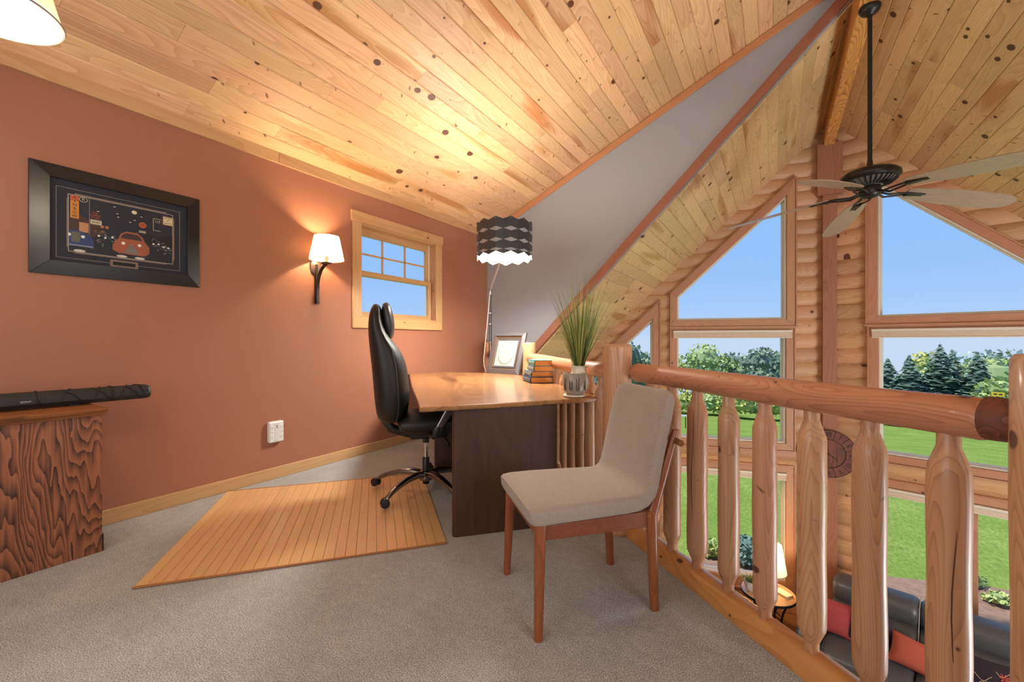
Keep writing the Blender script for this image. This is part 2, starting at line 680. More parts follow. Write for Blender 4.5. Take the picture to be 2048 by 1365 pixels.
def roof_slab(name, x0, z0, x1, z1, y0, y1, label, t=0.16):
    mb = MB()
    b = [(x0, z0), (x1, z1), (x1, z1 + t), (x0, z0 + t)]
    mb.hexa([(x, y0, z) for x, z in b], [(x, y1, z) for x, z in b])
    o = mb.build(name, M_GREAT)
    tag(o, label, kind='structure')
    return o


DZ = lambda x: 4.25 + 0.459 * x
c1 = roof_slab('ceiling', XL - 0.16, DZ(XL - 0.16) + 0.018, XR + 0.12, DZ(XR + 0.12) + 0.018, -1.9, YG + 0.1, 'sloping knotty pine plank ceiling over the loft')
plank_ceiling(c1, XL, DZ(XL) + 0.019, XR + 0.1, DZ(XR + 0.1) + 0.019, 0.131, lambda x: -0.45, lambda x: YG - 0.002, M_LOFT, 3)
mb = MB()
YE = lambda x: fac_y(x) + 0.02
c2 = roof_slab('ceiling', XL - 0.3, XL - 0.3 + 3.64 + 0.018, XR, ZR + 0.018, YG + 0.1, YP + 0.5, 'left slope of the knotty pine ceiling over the great room')
plank_ceiling(c2, XL, XL + 3.64 + 0.019, XR, ZR + 0.019, 0.150, lambda x: YG + 0.03, YE, M_GREAT, 5, 0.8, 2.4)
c3 = roof_slab('ceiling', XR, ZR + 0.018, 5.1, ZR - (5.1 - XR) + 0.018, -1.9, YP + 0.5, 'right slope of the knotty pine ceiling over the great room')
plank_ceiling(c3, XR, ZR + 0.019, 4.84, ZR - (4.84 - XR) + 0.019, 0.150, lambda x: 2.9, YE, M_GREAT, 8, 1.0, 3.0)
# gap board at the ridge above the loft side
tag(rbox(XR + 0.08, XR + 0.12, -1.9, YG + 0.1, 4.1, 4.72).build('trim_4', M_RAKE), 'upright board closing the ridge beside the beam', kind='structure')

# ridge beam
o = rbox(-0.062, 0.062, 0, YP - 0.10 - 0.5, 0, 0.36).build('ridge_beam', M_BEAM, bevel=0.006, loc=(XR - 0.01, 0.5, 3.965))
tag(o, 'fir ridge beam under the peak, its end resting over the prow post', 'beam')

# centre post
t = thing('prow_post', 'tall square timber post in the corner between the two window walls', 'post', (XR, YP - 0.02, FZ))
rbox(-0.085, 0.085, -0.13, 0.05, 0, 6.25).build('post_shaft', M_POSTW, t, bevel=0.006)
rbox(-0.15, 0.15, -0.15, 0.05, 6.25, 7.0).build('post_head', M_POSTW, t, bevel=0.006)

# ---------------------------------------------------------------- prow walls of half logs
CP = 0.2145
Z0C = 1.23 - CP * 20


def wall_logs(side, root):
    brk = [-2.56, -0.82, -0.48, 0.10, 0.15, 1.553, 1.82, 3.37]

    def intervals(z):
        amax = min(4.34, (ZR + 0.03 - z) / CT)
        if amax < 0.1:
            return []
        cuts = []
        if -0.48 < z:
            top = (3.90 - z) / CT
            if z < 3.37:
                cuts.append((lambda q: 0.53, lambda q: min(2.15, (3.90 - q) / CT), 'W'))
            if z < 1.553:
                cuts.append((lambda q: 2.43, lambda q: min(3.95, (3.93 - q) / CT), 'T'))
        if -2.56 < z < -0.82:
            cuts.append((lambda q: 0.53, lambda q: 2.15, 'W'))
            cuts.append((lambda q: 2.43, lambda q: 3.95, 'T'))
        res = []
        lo = lambda q: 0.03
        for (a, b, k) in cuts:
            res.append((lo, a))
            lo = b
        res.append((lo, lambda q: min(4.34, (ZR + 0.03 - q) / CT)))
        out = []
        for (a, b) in res:
            if b(z) - a(z) > 0.015:
                out.append((a, b))
        return out
    k = 0
    while True:
        za = Z0C + k * CP
        zb = za + CP
        k += 1
        if za > 4.2:
            break
        if zb < FZ:
            continue
        bs = [za + 0.0] + [q for q in brk if za < q < zb] + [zb]
        pieces = []
        for i in range(len(bs) - 1):
            a, b = bs[i], bs[i + 1]
            if b - a < 0.004:
                continue
            for iv in intervals((a + b) / 2):
                mid = (iv[0]((a + b) / 2), iv[1]((a + b) / 2))
                pieces.append((a, b, iv, mid))
        groups = []
        for p in pieces:
            hit = None
            for g in groups:
                for q in g:
                    if min(q[3][1], p[3][1]) - max(q[3][0], p[3][0]) > 0.02 and abs(q[1] - p[0]) < 0.01:
                        hit = g
            if hit is None:
                groups.append([p])
            else:
                hit.append(p)
        for g in groups:
            mb = MB()
            for (a, b, iv, mid) in g:
                ns = 5
                rings = []
                for j in range(ns + 1):
                    z = a + (b - a) * j / ns
                    tt = min(max((z - za) / CP, 0.0), 1.0)
                    y = -0.036 * (max(0.0, sin(pi * tt)) ** 0.45) + 0.004
                    l0, h0 = iv[0](z), iv[1](z)
                    if h0 < l0:
                        h0 = l0
                    rings.append((l0 * side, h0 * side, y, z - za))
                v = []
                for (l, h, y, z) in rings:
                    v += [(l, y, z), (h, y, z), (h, 0.10, z), (l, 0.10, z)]
                mb.loft([v[4 * q:4 * q + 4] for q in range(len(rings))])
            sm = mb.build('log', M_LOG, root, loc=(0, 0, za))
            for p in sm.data.polygons:
                p.use_smooth = True
            try:
                sm.data.set_sharp_from_angle(angle=radians(40))
            except Exception:
                pass


def ringboards(side, root, O, I, y0, y1, name, matH, matV, bevel=0.003):
    n = len(O)
    for i in range(n):
        j = (i + 1) % n
        q = [O[i], O[j], I[j], I[i]]
        dx = abs(O[j][0] - O[i][0])
        dz = abs(O[j][1] - O[i][1])
        cx = sum(p[0] for p in q) / 4 * side
        cz = sum(p[1] for p in q) / 4
        ang = 0.0
        if dz > 0.01 and dx > 0.01:
            ang = atan2((O[j][1] - O[i][1]), (O[j][0] - O[i][0]) * side)
        M = Matrix.Rotation(ang, 4, 'Y')
        pts = [M @ Vector((p[0] * side - cx, 0, p[1] - cz)) for p in q]
        mb = MB().hexa([(p.x, y0, p.z) for p in pts], [(p.x, y1, p.z) for p in pts])
        mb.build(name, matV if dx < 0.01 else matH, root, bevel=bevel, loc=(cx, 0, cz), rot=(0, -ang, 0))


def facade_window(side, num, O, I, parent_loc, parent_rz, label, shade=None, mull=None, sill=True):
    root = bpy.data.objects.new('window_%d' % num, None)
    COL.objects.link(root)
    root.location = parent_loc
    root.rotation_euler = (0, 0, parent_rz)
    tag(root, label, kind='structure')
    ringboards(side, root, O, I, -0.062, -0.005, 'casing', M_CASE, M_CASEZ)
    # backband
    cxs = sum(p[0] for p in O) / len(O)
    czs = sum(p[1] for p in O) / len(O)

    def off(P, d):
        # inset each polygon edge by d
        n = len(P)
        area = sum(P[i][0] * P[(i + 1) % n][1] - P[(i + 1) % n][0] * P[i][1] for i in range(n))
        sg = 1 if area > 0 else -1
        lines = []
        for i in range(n):
            a = Vector(P[i])
            b_ = Vector(P[(i + 1) % n])
            dd = (b_ - a).normalized()
            nn = Vector((-dd.y, dd.x)) * sg
            lines.append((a + nn * d, dd))
        out = []
        for i in range(n):
            p1, d1 = lines[i - 1]
            p2, d2 = lines[i]
            den = d1.x * d2.y - d1.y * d2.x
            tt = ((p2.x - p1.x) * d2.y - (p2.y - p1.y) * d2.x) / den
            out.append(tuple(p1 + d1 * tt))
        return out
    ringboards(side, root, off(O, -0.018), O, -0.078, 0.0, 'backband', M_CASE, M_CASEZ)
    G = off(I, 0.022)
    ringboards(side, root, I, G, -0.03, 0.13, 'jamb', M_CREAM, M_CREAM, bevel=0.004)
    S = off(G, 0.012)
    ringboards(side, root, G, S, 0.05, 0.115, 'sash', M_CREAM, M_CREAM, bevel=0.002)
    pane = [(p[0] * side, p[1]) for p in S]
    if mull:
        m0, m1 = mull
        zlo = min(p[1] for p in G)
        zhi = max(p[1] for p in G)
        rbox(min(m0 * side, m1 * side), max(m0 * side, m1 * side), 0.03, 0.12, zlo, zhi).build('mullion', M_CASEZ, root, bevel=0.004)
        rbox(min((m0 + .03) * side, (m0 + .055) * side), max((m0 + .03) * side, (m0 + .055) * side), 0.012, 0.03, zlo, zhi).build('mullion_stop', M_CREAM, root, bevel=0.003)
        for zz in (-1.33, -1.98):
            rbox(min((m0 + .035) * side, (m0 + .06) * side), max((m0 + .035) * side, (m0 + .06) * side), 0.0, 0.02, zz - 0.03, zz + 0.03).build('hinge', M_STEEL, root, bevel=0.002)
        lo = min(p[0] for p in S)
        hi = max(p[0] for p in S)
        for (a, b_) in ((lo, m0), (m1, hi)):
            mb = MB().box(min(a * side, b_ * side), max(a * side, b_ * side), 0.085, 0.089, zlo, zhi)
            mb.build('pane', M_GLASS, root)
    else:
        mb = MB().hexa([(x, 0.085, z) for x, z in pane], [(x, 0.089, z) for x, z in pane])
        mb.build('pane', M_GLASS, root)
    if shade:
        a0, a1, z0, z1 = shade
        x0, x1 = sorted((a0 * side, a1 * side))
        rbox(x0, x1, -0.10, -0.03, z1 - 0.035, z1).build('shade_headrail', M_CREAM, root, bevel=0.004)
        k = int(round((z1 - 0.035 - z0 - 0.012) / 0.018))
        mb = MB()
        for i in range(k):
            za = z0 + 0.012 + i * 0.018
            mb.hexa([(x0 + .004, -0.092, za + 0.009), (x0 + .004, -0.086, za), (x0 + .004, -0.045, za), (x0 + .004, -0.045, za + 0.018), (x0 + .004, -0.086, za + 0.018)],
                    [(x1 - .004, -0.092, za + 0.009), (x1 - .004, -0.086, za), (x1 - .004, -0.045, za), (x1 - .004, -0.045, za + 0.018), (x1 - .004, -0.086, za + 0.018)])
        mb.build('shade_fabric', M_SHADE, root)
        rbox(x0 + .002, x1 - .002, -0.095, -0.04, z0, z0 + 0.013).build('shade_bottom_rail', M_CREAM, root, bevel=0.002)
    if sill:
        zb = min(p[1] for p in O)
        x0, x1 = sorted(((min(p[0] for p in O) - .03) * side, (max(p[0] for p in O) + .03) * side))
        rbox(x0, x1, -0.085, 0.0, zb - 0.025, zb).build('sill_ledge', M_CASE, root, bevel=0.004)
    return root


wn = 2
for side, nm in ((-1, 'left'), (1, 'right')):
    rz = TH if side < 0 else -TH
    loc = (XR, YP, 0)
    root = bpy.data.objects.new('wall_prow_%s' % nm, None)
    COL.objects.link(root)
    root.location = loc
    root.rotation_euler = (0, 0, rz)
    tag(root, 'half-log wall with tall windows, %s side of the prow' % nm, kind='structure')
    wall_logs(side, root)
    sl = lambda c, a: c - CT * a
    facade_window(side, wn, [(0.45, 1.35), (2.20, 1.35), (2.20, sl(3.99, 2.20)), (0.45, sl(3.99, 0.45))],
                  [(0.56, 1.45), (2.11, 1.45), (2.11, sl(3.86, 2.11)), (0.56, sl(3.86, 0.56))], loc, rz,
                  'upper trapezoid window under the roof slope, %s of the prow post' % nm)
    facade_window(side, wn + 1, [(0.47, -0.53), (2.20, -0.53), (2.20, 1.31), (0.47, 1.31)],
                  [(0.57, -0.43), (2.11, -0.43), (2.11, 1.285), (0.57, 1.285)], loc, rz,
                  'large square middle window with raised shade, %s of the prow post' % nm, shade=(0.50, 2.17, 1.165, 1.285))
    facade_window(side, wn + 2, [(0.47, -2.66), (2.20, -2.66), (2.20, -0.77), (0.47, -0.77)],
                  [(0.57, -2.52), (2.11, -2.52), (2.11, -0.865), (0.57, -0.865)], loc, rz,
                  'lower window overlooking the lawn, %s of the prow post' % nm, shade=(0.575, 2.105, -0.975, -0.87),
                  mull=(1.38, 1.50) if side > 0 else None)
    facade_window(side, wn + 3, [(2.38, -0.53), (4.02, -0.53), (4.02, sl(4.04, 4.02)), (2.38, sl(4.04, 2.38))],
                  [(2.48, -0.43), (3.92, -0.43), (3.92, sl(3.87, 3.92)), (2.48, sl(3.87, 2.48))], loc, rz,
                  'outer window with sloping top, far %s end of the prow wall' % nm)
    facade_window(side, wn + 4, [(2.38, -2.66), (4.02, -2.66), (4.02, -0.77), (2.38, -0.77)],
                  [(2.48, -2.52), (3.92, -2.52), (3.92, -0.865), (2.48, -0.865)], loc, rz,
                  'outer lower window, far %s end of the prow wall' % nm)
    wn += 5

# ---------------------------------------------------------------- small double hung window in terracotta wall
root = bpy.data.objects.new('window_1', None)
COL.objects.link(root)
root.location = (XL, 0, 0)
tag(root, 'small double-hung pine window in the terracotta wall', kind='structure')
y0, y1, z0, z1 = 2.707, 4.0, 1.248, 2.386
cw = 0.103
mb = MB().hexa([(0, y0 - 0.012, z1 - cw), (0, y1 + 0.012, z1 - cw), (0, y1 + 0.018, z1), (0, y0 - 0.018, z1)],
               [(0.022, y0 - 0.012, z1 - cw), (0.022, y1 + 0.012, z1 - cw), (0.022, y1 + 0.018, z1), (0.022, y0 - 0.018, z1)])
mb.build('casing', M_TRIMY, root, bevel=0.003)
rbox(0, 0.02, y0, y1, z0, z0 + cw).build('casing', M_TRIMY, root, bevel=0.003)
rbox(0, 0.019, y0, y0 + cw, z0 + cw, z1 - cw).build('casing', M_WINZ, root, bevel=0.003)
rbox(0, 0.019, y1 - cw, y1, z0 + cw, z1 - cw).build('casing', M_WINZ, root, bevel=0.003)
a0, a1, b0, b1 = HY0, HY1, HZ0, HZ1
rbox(-0.16, 0.0, a0, a0 + 0.02, b0, b1).build('jamb', M_WINZ, root)
rbox(-0.16, 0.0, a1 - 0.02, a1, b0, b1).build('jamb', M_WINZ, root)
rbox(-0.16, 0.0, a0, a1, b0, b0 + 0.02).build('jamb', M_TRIMY, root)
rbox(-0.16, 0.0, a0, a1, b1 - 0.02, b1).build('jamb', M_TRIMY, root)
a0 += .02; a1 -= .02; b0 += .02; b1 -= .02
rbox(-0.155, -0.10, a1 - 0.02, a1, b0, b1).build('track', M_CREAM, root, bevel=0.002)
zm = 1.80


def sash(xa, xb, za, zb, top, bot, munt):
    s = bpy.data.objects.new('sash', None)
    COL.objects.link(s)
    s.parent = root
    st = 0.045
    rbox(xa, xb, a0, a0 + st, za, zb).build('stile', M_WINZ, s, bevel=0.003)
    rbox(xa, xb, a1 - st - 0.02, a1 - 0.02, za, zb).build('stile', M_WINZ, s, bevel=0.003)
    rbox(xa, xb, a0 + st, a1 - st - 0.02, zb - top, zb).build('rail', M_TRIMY, s, bevel=0.003)
    rbox(xa, xb, a0 + st, a1 - st - 0.02, za, za + bot).build('rail', M_TRIMY, s, bevel=0.003)
    rbox((xa + xb) / 2 - 0.002, (xa + xb) / 2 + 0.002, a0 + st, a1 - st - 0.02, za + bot, zb - top).build('pane', M_GLASS, s)
    if munt:
        w = (a1 - 0.02 - a0 - 2 * st) / 3
        for i in (1, 2):
            yy = a0 + st + w * i
            rbox(xa + 0.01, xb - 0.01, yy - 0.009, yy + 0.009, za + bot, zb - top).build('muntin', M_WINZ, s, bevel=0.002)
        zz = (za + bot + zb - top) / 2
        rbox(xa + 0.01, xb - 0.01, a0 + st, a1 - st - 0.02, zz - 0.009, zz + 0.009).build('muntin', M_TRIMY, s, bevel=0.002)


sash(-0.14, -0.105, zm - 0.02, b1, 0.075, 0.05, True)
sash(-0.10, -0.06, b0, zm + 0.03, 0.05, 0.05, False)

# ================================================================ RAILINGS
DV = Vector((0.742, -0.670, 0))
NV = Vector((0.670, 0.742, 0))


def newel(name, label, loc, r, h, z0=0.0, ends=True, z_bot=0.0):
    mb = MB()
    n = 22
    prof = [(r * 0.9, z_bot), (r, z_bot + 0.012)] + [(r * (1 + 0.02 * sin(q * 5.1 + loc[0] * 9)), z_bot + 0.02 + q * (h - 0.04) / 8) for q in range(9)] + [(r * 0.995, h - 0.012), (r * 0.9, h)]
    mb.lathe(prof, n, wob=0.008)
    o = mb.build(name, M_RAILZ, smooth=True, loc=loc)
    tag(o, label, 'post')
    return o


POST_C = Vector((-0.79, 2.47, 0))
POST_A = Vector((-2.28, 4.06, 0))
newel('newel_post', 'peeled log newel post at the railing corner, between desk and dining chair', POST_C, 0.083, 1.102)
newel('newel_post', 'peeled log newel post behind the tabletop picture frame', POST_A, 0.078, 1.102)
newel('newel_post', 'peeled log post in the corner behind the floor lamp', (-3.38, 4.90, 0), 0.075, 1.102)
newel('newel_post', 'nearest newel post at the right edge, where the top rail ends', (0.519, 1.343, 0), 0.086, 1.092, z_bot=-0.28)


def log_x(mb, L, r, seed, taper=0.0, n=20, wob=0.012, k=24):
    rnd = random.Random(seed)
    rings = []
    ph = [rnd.uniform(0, 6) for _ in range(4)]
    for i in range(k + 1):
        x = L * i / k
        rr = r * (1 + taper * (i / k - 0.5)) * (1 + wob * sin(x * 3.1 + ph[0]) + wob * 0.7 * sin(x * 7.7 + ph[1]))
        cy = 0.004 * sin(x * 2.3 + ph[2])
        cz = 0.004 * sin(x * 2.9 + ph[3])
        if i == 0 or i == k:
            rr *= 0.93
        rings.append([(x, cy + rr * cos(a), cz + rr * sin(a)) for a in [2 * pi * q / n for q in range(n)]])
        if i == 0:
            rings.append([(0.012, cy + rr / .93 * cos(a), cz + rr / .93 * sin(a)) for a in [2 * pi * q / n for q in range(n)]])
        if i == k - 1:
            rings.append([(L - 0.012, cy + rr * cos(a), cz + rr * sin(a)) for a in [2 * pi * q / n for q in range(n)]])
    return mb.loft(rings)


def baluster_mesh(seed, zb, zt, r=0.044):
    rnd = random.Random(seed)
    n = 12
    wq = [rnd.uniform(-1, 1) for _ in range(6)]
    sh0, sh1 = zb + 0.075, zt - 0.085
    rn = 0.0235
    prof = [(rn, zb - 0.02), (rn, zb + 0.03), (rn + 0.006, zb + 0.045), (r * 0.96, sh0), (r, sh0 + 0.012)]
    for i in range(1, 8):
        prof.append((r * (1 + 0.03 * sin(i * 1.3 + wq[0] * 3)), sh0 + (sh1 - sh0) * i / 8))
    prof += [(r, sh1 - 0.012), (r * 0.96, sh1), (rn + 0.008, sh1 + 0.032), (rn + 0.001, sh1 + 0.052), (rn, zt + 0.02)]
    rings = []
    for (rr, z) in prof:
        ring = []
        for i in range(n):
            a = 2 * pi * i / n
            q = rr * (1 + 0.035 * sin(2 * a + wq[1] * 3) + 0.025 * sin(3 * a + wq[2] * 4 + z * 2))
            ring.append((q * cos(a) + wq[3] * 0.004 * sin(z * 3), q * sin(a), z))
        rings.append(ring)
    return MB().loft(rings)


def railing(name, label, P0, P1, ts, rz0, zr, r_top, zb_log, r_bot, seed, top_off=(0, 0), bot_over=(0, 0), end_dark=False, cracks=None):
    P0 = Vector(P0)
    P1 = Vector(P1)
    d = (P1 - P0)
    L = d.length
    ang = atan2(d.y, d.x)
    t = thing(name, label, 'railing', P0, ang)
    mb = MB()
    log_x(mb, L + top_off[1] - top_off[0], r_top, seed)
    mb.build('top_rail', M_RAIL, t, smooth=True, loc=(top_off[0], 0, zr))
    if end_dark:
        mb = MB()
        pr = [(r_top * 1.004, 0.0), (r_top * 0.98, 0.03), (r_top * 0.86, 0.055), (r_top * 0.62, 0.075)]
        n = 20
        mb.loft([[(x, q * cos(a), q * sin(a)) for a in [2 * pi * i / n for i in range(n)]] for q, x in pr])
        o = mb.build('rail_tenon', M_ENDGRAIN, t, smooth=True, loc=(L + top_off[1] - 0.002, 0, zr))
        tag(o, 'dark rough-hewn end of the rail')
    mb = MB()
    log_x(mb, L + bot_over[1] - bot_over[0], r_bot, seed + 9)
    tag(mb.build('bottom_rail', M_BASE, t, smooth=True, loc=(bot_over[0], 0, zb_log)), 'amber varnished bottom log')
    for i, s in enumerate(ts):
        b = baluster_mesh(seed * 31 + i, zb_log + r_bot, zr - r_top)
        bo = b.build('baluster', M_RAILZ, t, smooth=True, loc=(s, 0, 0), rot=(0, 0, i * 1.7))
        if cracks and i in cracks:
            ang_c, za, zb_ = cracks[i]
            pts = []
            for q in range(9):
                zz = za + (zb_ - za) * q / 8
                aa = ang_c - i * 1.7 + 0.10 * sin(q * 0.9 + i) + 0.02 * q
                pts.append((0.0425 * cos(aa), 0.0425 * sin(aa), zz))
            tag(MB().tube(pts, [0.0003, 0.0010, 0.0014, 0.0016, 0.0016, 0.0014, 0.0012, 0.0009, 0.0003], 5).build('drying_crack', M_CRACK, bo), 'dark drying crack')
    return t


M_CRACK = plain('crack_dark', (86, 50, 32), 0.9)
M_ENDGRAIN = wood('end_grain', (118, 66, 42), (58, 32, 22), 'X', ring=10, mix=0.7, knots=0.0, rough=0.6, gs=14, stretch=1.0, bump=0.5)
A0 = NV * 1.385 + DV * (-2.17)
A1 = NV * 1.385 + DV * (-0.665)
ts = [(-1.846 + 0.1845 * k) + 2.17 for k in range(-1, 7)]
railing('log_railing', 'nearer log railing running diagonally from the corner post to the right edge', A0, A1, ts, 0, 0.935, 0.0525, 0.002, 0.068, 4,
        top_off=(0.0, 0.005), bot_over=(-0.05, 0.45), end_dark=True,
        cracks={2: (-1.35, 0.30, 0.80), 4: (-1.25, 0.16, 0.62), 6: (-1.0, 0.45, 0.79), 7: (-0.95, 0.15, 0.70)})
B0 = Vector((-0.86, 2.55, 0))
B1 = Vector((-2.30, 4.085, 0))
Lb = (B1 - B0).length
railing('log_railing', 'farther log railing behind the desk, seen past the grass plant', B0, B1, [0.13 + 0.186 * k for k in range(int((Lb - 0.1) / 0.186))], 0, 0.935, 0.05, 0.002, 0.066, 11)
C0 = Vector((-2.36, 4.12, 0))
C1 = Vector((-3.36, 4.86, 0))
railing('log_railing', 'short log railing in the far corner, behind the tabletop frame and lamp', C0, C1, [0.15 + 0.19 * k for k in range(6)], 0, 0.935, 0.045, 0.002, 0.06, 21)

# ================================================================ DESK
M_TOP = wood('desk_top_wood', (168, 124, 76), (92, 60, 34), 'X', ring=9, mix=0.4, knots=0.35, kscale=2.0, vary=0.02, rough=0.25, coat=0.3, gs=3.5, stretch=0.25, streak=0.6, fine=0.45, kcol=(84, 44, 24), bump=0.03)
M_PANEL = wood('desk_panel_wood', (70, 38, 23), (36, 20, 14), 'Z', ring=6, mix=0.4, knots=0.3, kscale=3, vary=0.04, rough=0.5, coat=0.0, fine=0.35, gs=7, stretch=0.15, streak=0.5, kcol=(50, 26, 16), bump=0.04)
UX, UY = -0.729, 0.6845      # along desk (away)
NX, NY = 0.6845, 0.729       # across
desk = thing('desk', 'long walnut-brown desk with thick panel legs, standing diagonally by the railing', 'desk', (0, 0, 0))
DRZ = atan2(UY, UX)


def un(u, n, z=0.0):
    return (UX * u + NX * n, UY * u + NY * n, z)


desk.location = un(3.5, 0.7)
desk.rotation_euler = (0, 0, DRZ)   # local x = u, local y = -n


def dl(u, n):
    return (u - 3.5, -(n - 0.7))


top = [dl(2.365, 0.125), dl(2.385, 0.42), dl(2.42, 0.80), dl(2.495, 1.308), dl(4.30, 1.305), dl(4.72, 1.02), dl(4.93, 0.60), dl(4.90, 0.150), dl(3.6, 0.128)]
mb = MB()


def inset(P, d):
    cx = sum(p[0] for p in P) / len(P)
    cy = sum(p[1] for p in P) / len(P)
    return [(x + (cx - x) / sqrt((cx - x) ** 2 + (cy - y) ** 2) * d, y + (cy - y) / sqrt((cx - x) ** 2 + (cy - y) ** 2) * d) for x, y in P]


rings = []
for d_, z in ((0.012, 0.732), (0.003, 0.736), (0.0, 0.745), (0.0, 0.752), (0.003, 0.759), (0.010, 0.762)):
    rings.append([(x, y, z) for x, y in inset(top, d_)])
mb.loft(rings)
mb.build('desk_top', M_TOP, desk)
for u0, n0, n1, th_ in ((2.435, 0.315, 0.955, 0.062), (3.77, 0.33, 0.98, 0.062)):
    x0, ya = dl(u0, n0)
    x1, yb = dl(u0 + th_, n1)
    mb = MB()
    n = 6
    pr = []
    r = th_ / 2
    for i in range(n + 1):
        a = pi / 2 + pi * i / n
        pr.append(((x0 + x1) / 2 + r * cos(a - pi / 2 + 0) * 1.0, max(ya, yb) - r + r * sin(a - pi / 2 + 0) if False else 0))
    P = []
    cxm = (x0 + x1) / 2
    for i in range(n + 1):
        a = pi * i / n
        P.append((cxm + r * cos(a), max(ya, yb) - r * 0.6 + r * 0.6 * sin(a)))
    for i in range(n + 1):
        a = pi + pi * i / n
        P.append((cxm + r * cos(a), min(ya, yb) + r * 0.6 + r * 0.6 * sin(a)))
    mb.hexa([(x, y, 0.001) for x, y in P], [(x, y, 0.732) for x, y in P])
    mb.build('panel_leg', M_PANEL, desk, smooth=True)
x0, ya = dl(2.497, 0.66)
x1, yb = dl(3.77, 0.64)
rbox(x0, x1, min(ya, yb) - 0.012, max(ya, yb), 0.55, 0.725).build('stretcher', M_PANEL, desk, bevel=0.003)

# ================================================================ BAMBOO CHAIR MAT
M_BAM = wood('bamboo_slat', (216, 172, 120), (188, 138, 88), 'X', ring=10, mix=0.22, knots=0.0, vary=0.05, rough=0.3, coat=0.3, gs=16, stretch=0.05, fine=0.25)
mat_o = thing('bamboo_chair_mat', 'flat mat of honey-coloured bamboo slats lying on the carpet', 'mat', (-2.471, 0.754, 0.0), radians(139.3))
# local x along slats (to the wall), local -y towards the desk
ns = 27
wd = 1.416 / ns
MATL = 1.285
for i in range(ns):
    ya, yb = -(i * wd) - 0.0005, -((i + 1) * wd) + 0.0005
    mb = MB()
    g = 0.0012
    prof = [(ya, 0.001), (ya, 0.0065), (ya - g, 0.0085), (yb + g, 0.0085), (yb, 0.0065), (yb, 0.001)]
    mb.hexa([(0.0, y, z) for y, z in prof], [(MATL, y, z) for y, z in prof])
    mb.build('slat', M_BAM, mat_o)
for (xa, xb) in ((-0.012, 0.0), (MATL, MATL + 0.012)):
    rbox(xa, xb, -1.418, 0.002, 0.001, 0.010).build('edge_binding', plain('mat_edge', (150, 96, 52), 0.5), mat_o, bevel=0.003)

# ================================================================ DINING CHAIR
M_FAB = plain('oatmeal_tweed', (158, 142, 130), 0.95, noise=0.5, nscale=300, bump=0.4, bscale=450, sheen=0.2)
M_CLEG = wood('walnut_chair_wood', (146, 78, 42), (92, 44, 24), 'Z', ring=8, mix=0.35, knots=0.0, vary=0.03, rough=0.35, coat=0.2, gs=12, stretch=0.12)
M_CLEGX = wood('walnut_chair_rail', (130, 72, 42), (84, 42, 24), 'X', ring=8, mix=0.35, knots=0.0, vary=0.03, rough=0.35, coat=0.2, gs=12, stretch=0.12)
ch = thing('dining_chair', 'oatmeal tweed dining chair with brown wooden legs in front of the railing', 'chair', (-0.747, 1.77, 0.0), atan2(0.686, -0.728))
# local y forward = (-0.686,-0.728); local x = (-0.728,0.686) -> rotation puts y at x+90deg


def tapered(mb, p0, p1, w0, d0, w1, d1, n=12, sq=0.6):
    rings = []
    for k in range(7):
        t_ = k / 6
        c = Vector(p0).lerp(Vector(p1), t_)
        w = w0 + (w1 - w0) * t_
        d = d0 + (d1 - d0) * t_
        ring = []
        for i in range(n):
            a = 2 * pi * i / n + pi / n
            ca, sa = cos(a), sin(a)
            q = (abs(ca) ** 3 + abs(sa) ** 3) ** (-1 / 3.0)
            ring.append((c.x + q * ca * w / 2, c.y + q * sa * d / 2, c.z))
        rings.append(ring)
    return mb.loft(rings)


LEGF = ((0.237, 0.262), (-0.237, 0.262))
for (x, y) in LEGF:
    sx = 1 if x > 0 else -1
    mb = MB()
    tapered(mb, (x, y, 0.0), (x - 0.022 * sx, y - 0.015, 0.43), 0.032, 0.032, 0.046, 0.046)
    mb.build('leg', M_CLEG, ch, smooth=True)
for x in (0.190, -0.190):
    sx = 1 if x > 0 else -1
    mb = MB()
    tapered(mb, (x, -0.263, 0.0), (x + 0.006 * sx, -0.245, 0.42), 0.032, 0.034, 0.036, 0.048)
    mb.build('leg', M_CLEG, ch, smooth=True)
    mb = MB()
    tapered(mb, (x + 0.006 * sx, -0.245, 0.40), (x + 0.002 * sx, -0.365, 0.745), 0.036, 0.048, 0.026, 0.030)
    mb.build('back_post', M_CLEG, ch, smooth=True)
# seat rails
for sx in (1, -1):
    mb = MB()
    mb.hexa([(sx * 0.226, 0.235, 0.362), (sx * 0.206, 0.235, 0.362), (sx * 0.178, -0.235, 0.350), (sx * 0.200, -0.235, 0.350)],
            [(sx * 0.226, 0.235, 0.418), (sx * 0.206, 0.235, 0.418), (sx * 0.178, -0.235, 0.418), (sx * 0.200, -0.235, 0.418)])
    mb.build('seat_rail', M_CLEGX, ch, bevel=0.003)
rbox(-0.20, 0.20, 0.235, 0.255, 0.365, 0.418).build('seat_rail', M_CLEGX, ch, bevel=0.003)
rbox(-0.18, 0.18, -0.25, -0.232, 0.355, 0.418).build('seat_rail', M_CLEGX, ch, bevel=0.003)
mb = MB()
mb.tube([(-0.245, -0.352, 0.70), (-0.12, -0.375, 0.70), (0, -0.382, 0.70), (0.12, -0.375, 0.70), (0.245, -0.352, 0.70)], [0.013, 0.016, 0.017, 0.016, 0.013], 12)
mb.build('back_crossbar', M_CLEGX, ch, smooth=True)


# upholstery: one continuous L-shaped shell (seat + back)
def superring(cx, cy, cz, hw, ht, nx, ny, nz, n=28, p=5.0):
    """ring in plane spanned by x and direction (0,ny,nz)"""
    ring = []
    for i in range(n):
        a = 2 * pi * i / n
        ca, sa = cos(a), sin(a)
        q = (abs(ca) ** p + abs(sa) ** p) ** (-1 / p)
        ring.append((cx + q * ca * hw, cy + q * sa * ht * ny, cz + q * sa * ht * nz))
    return ring


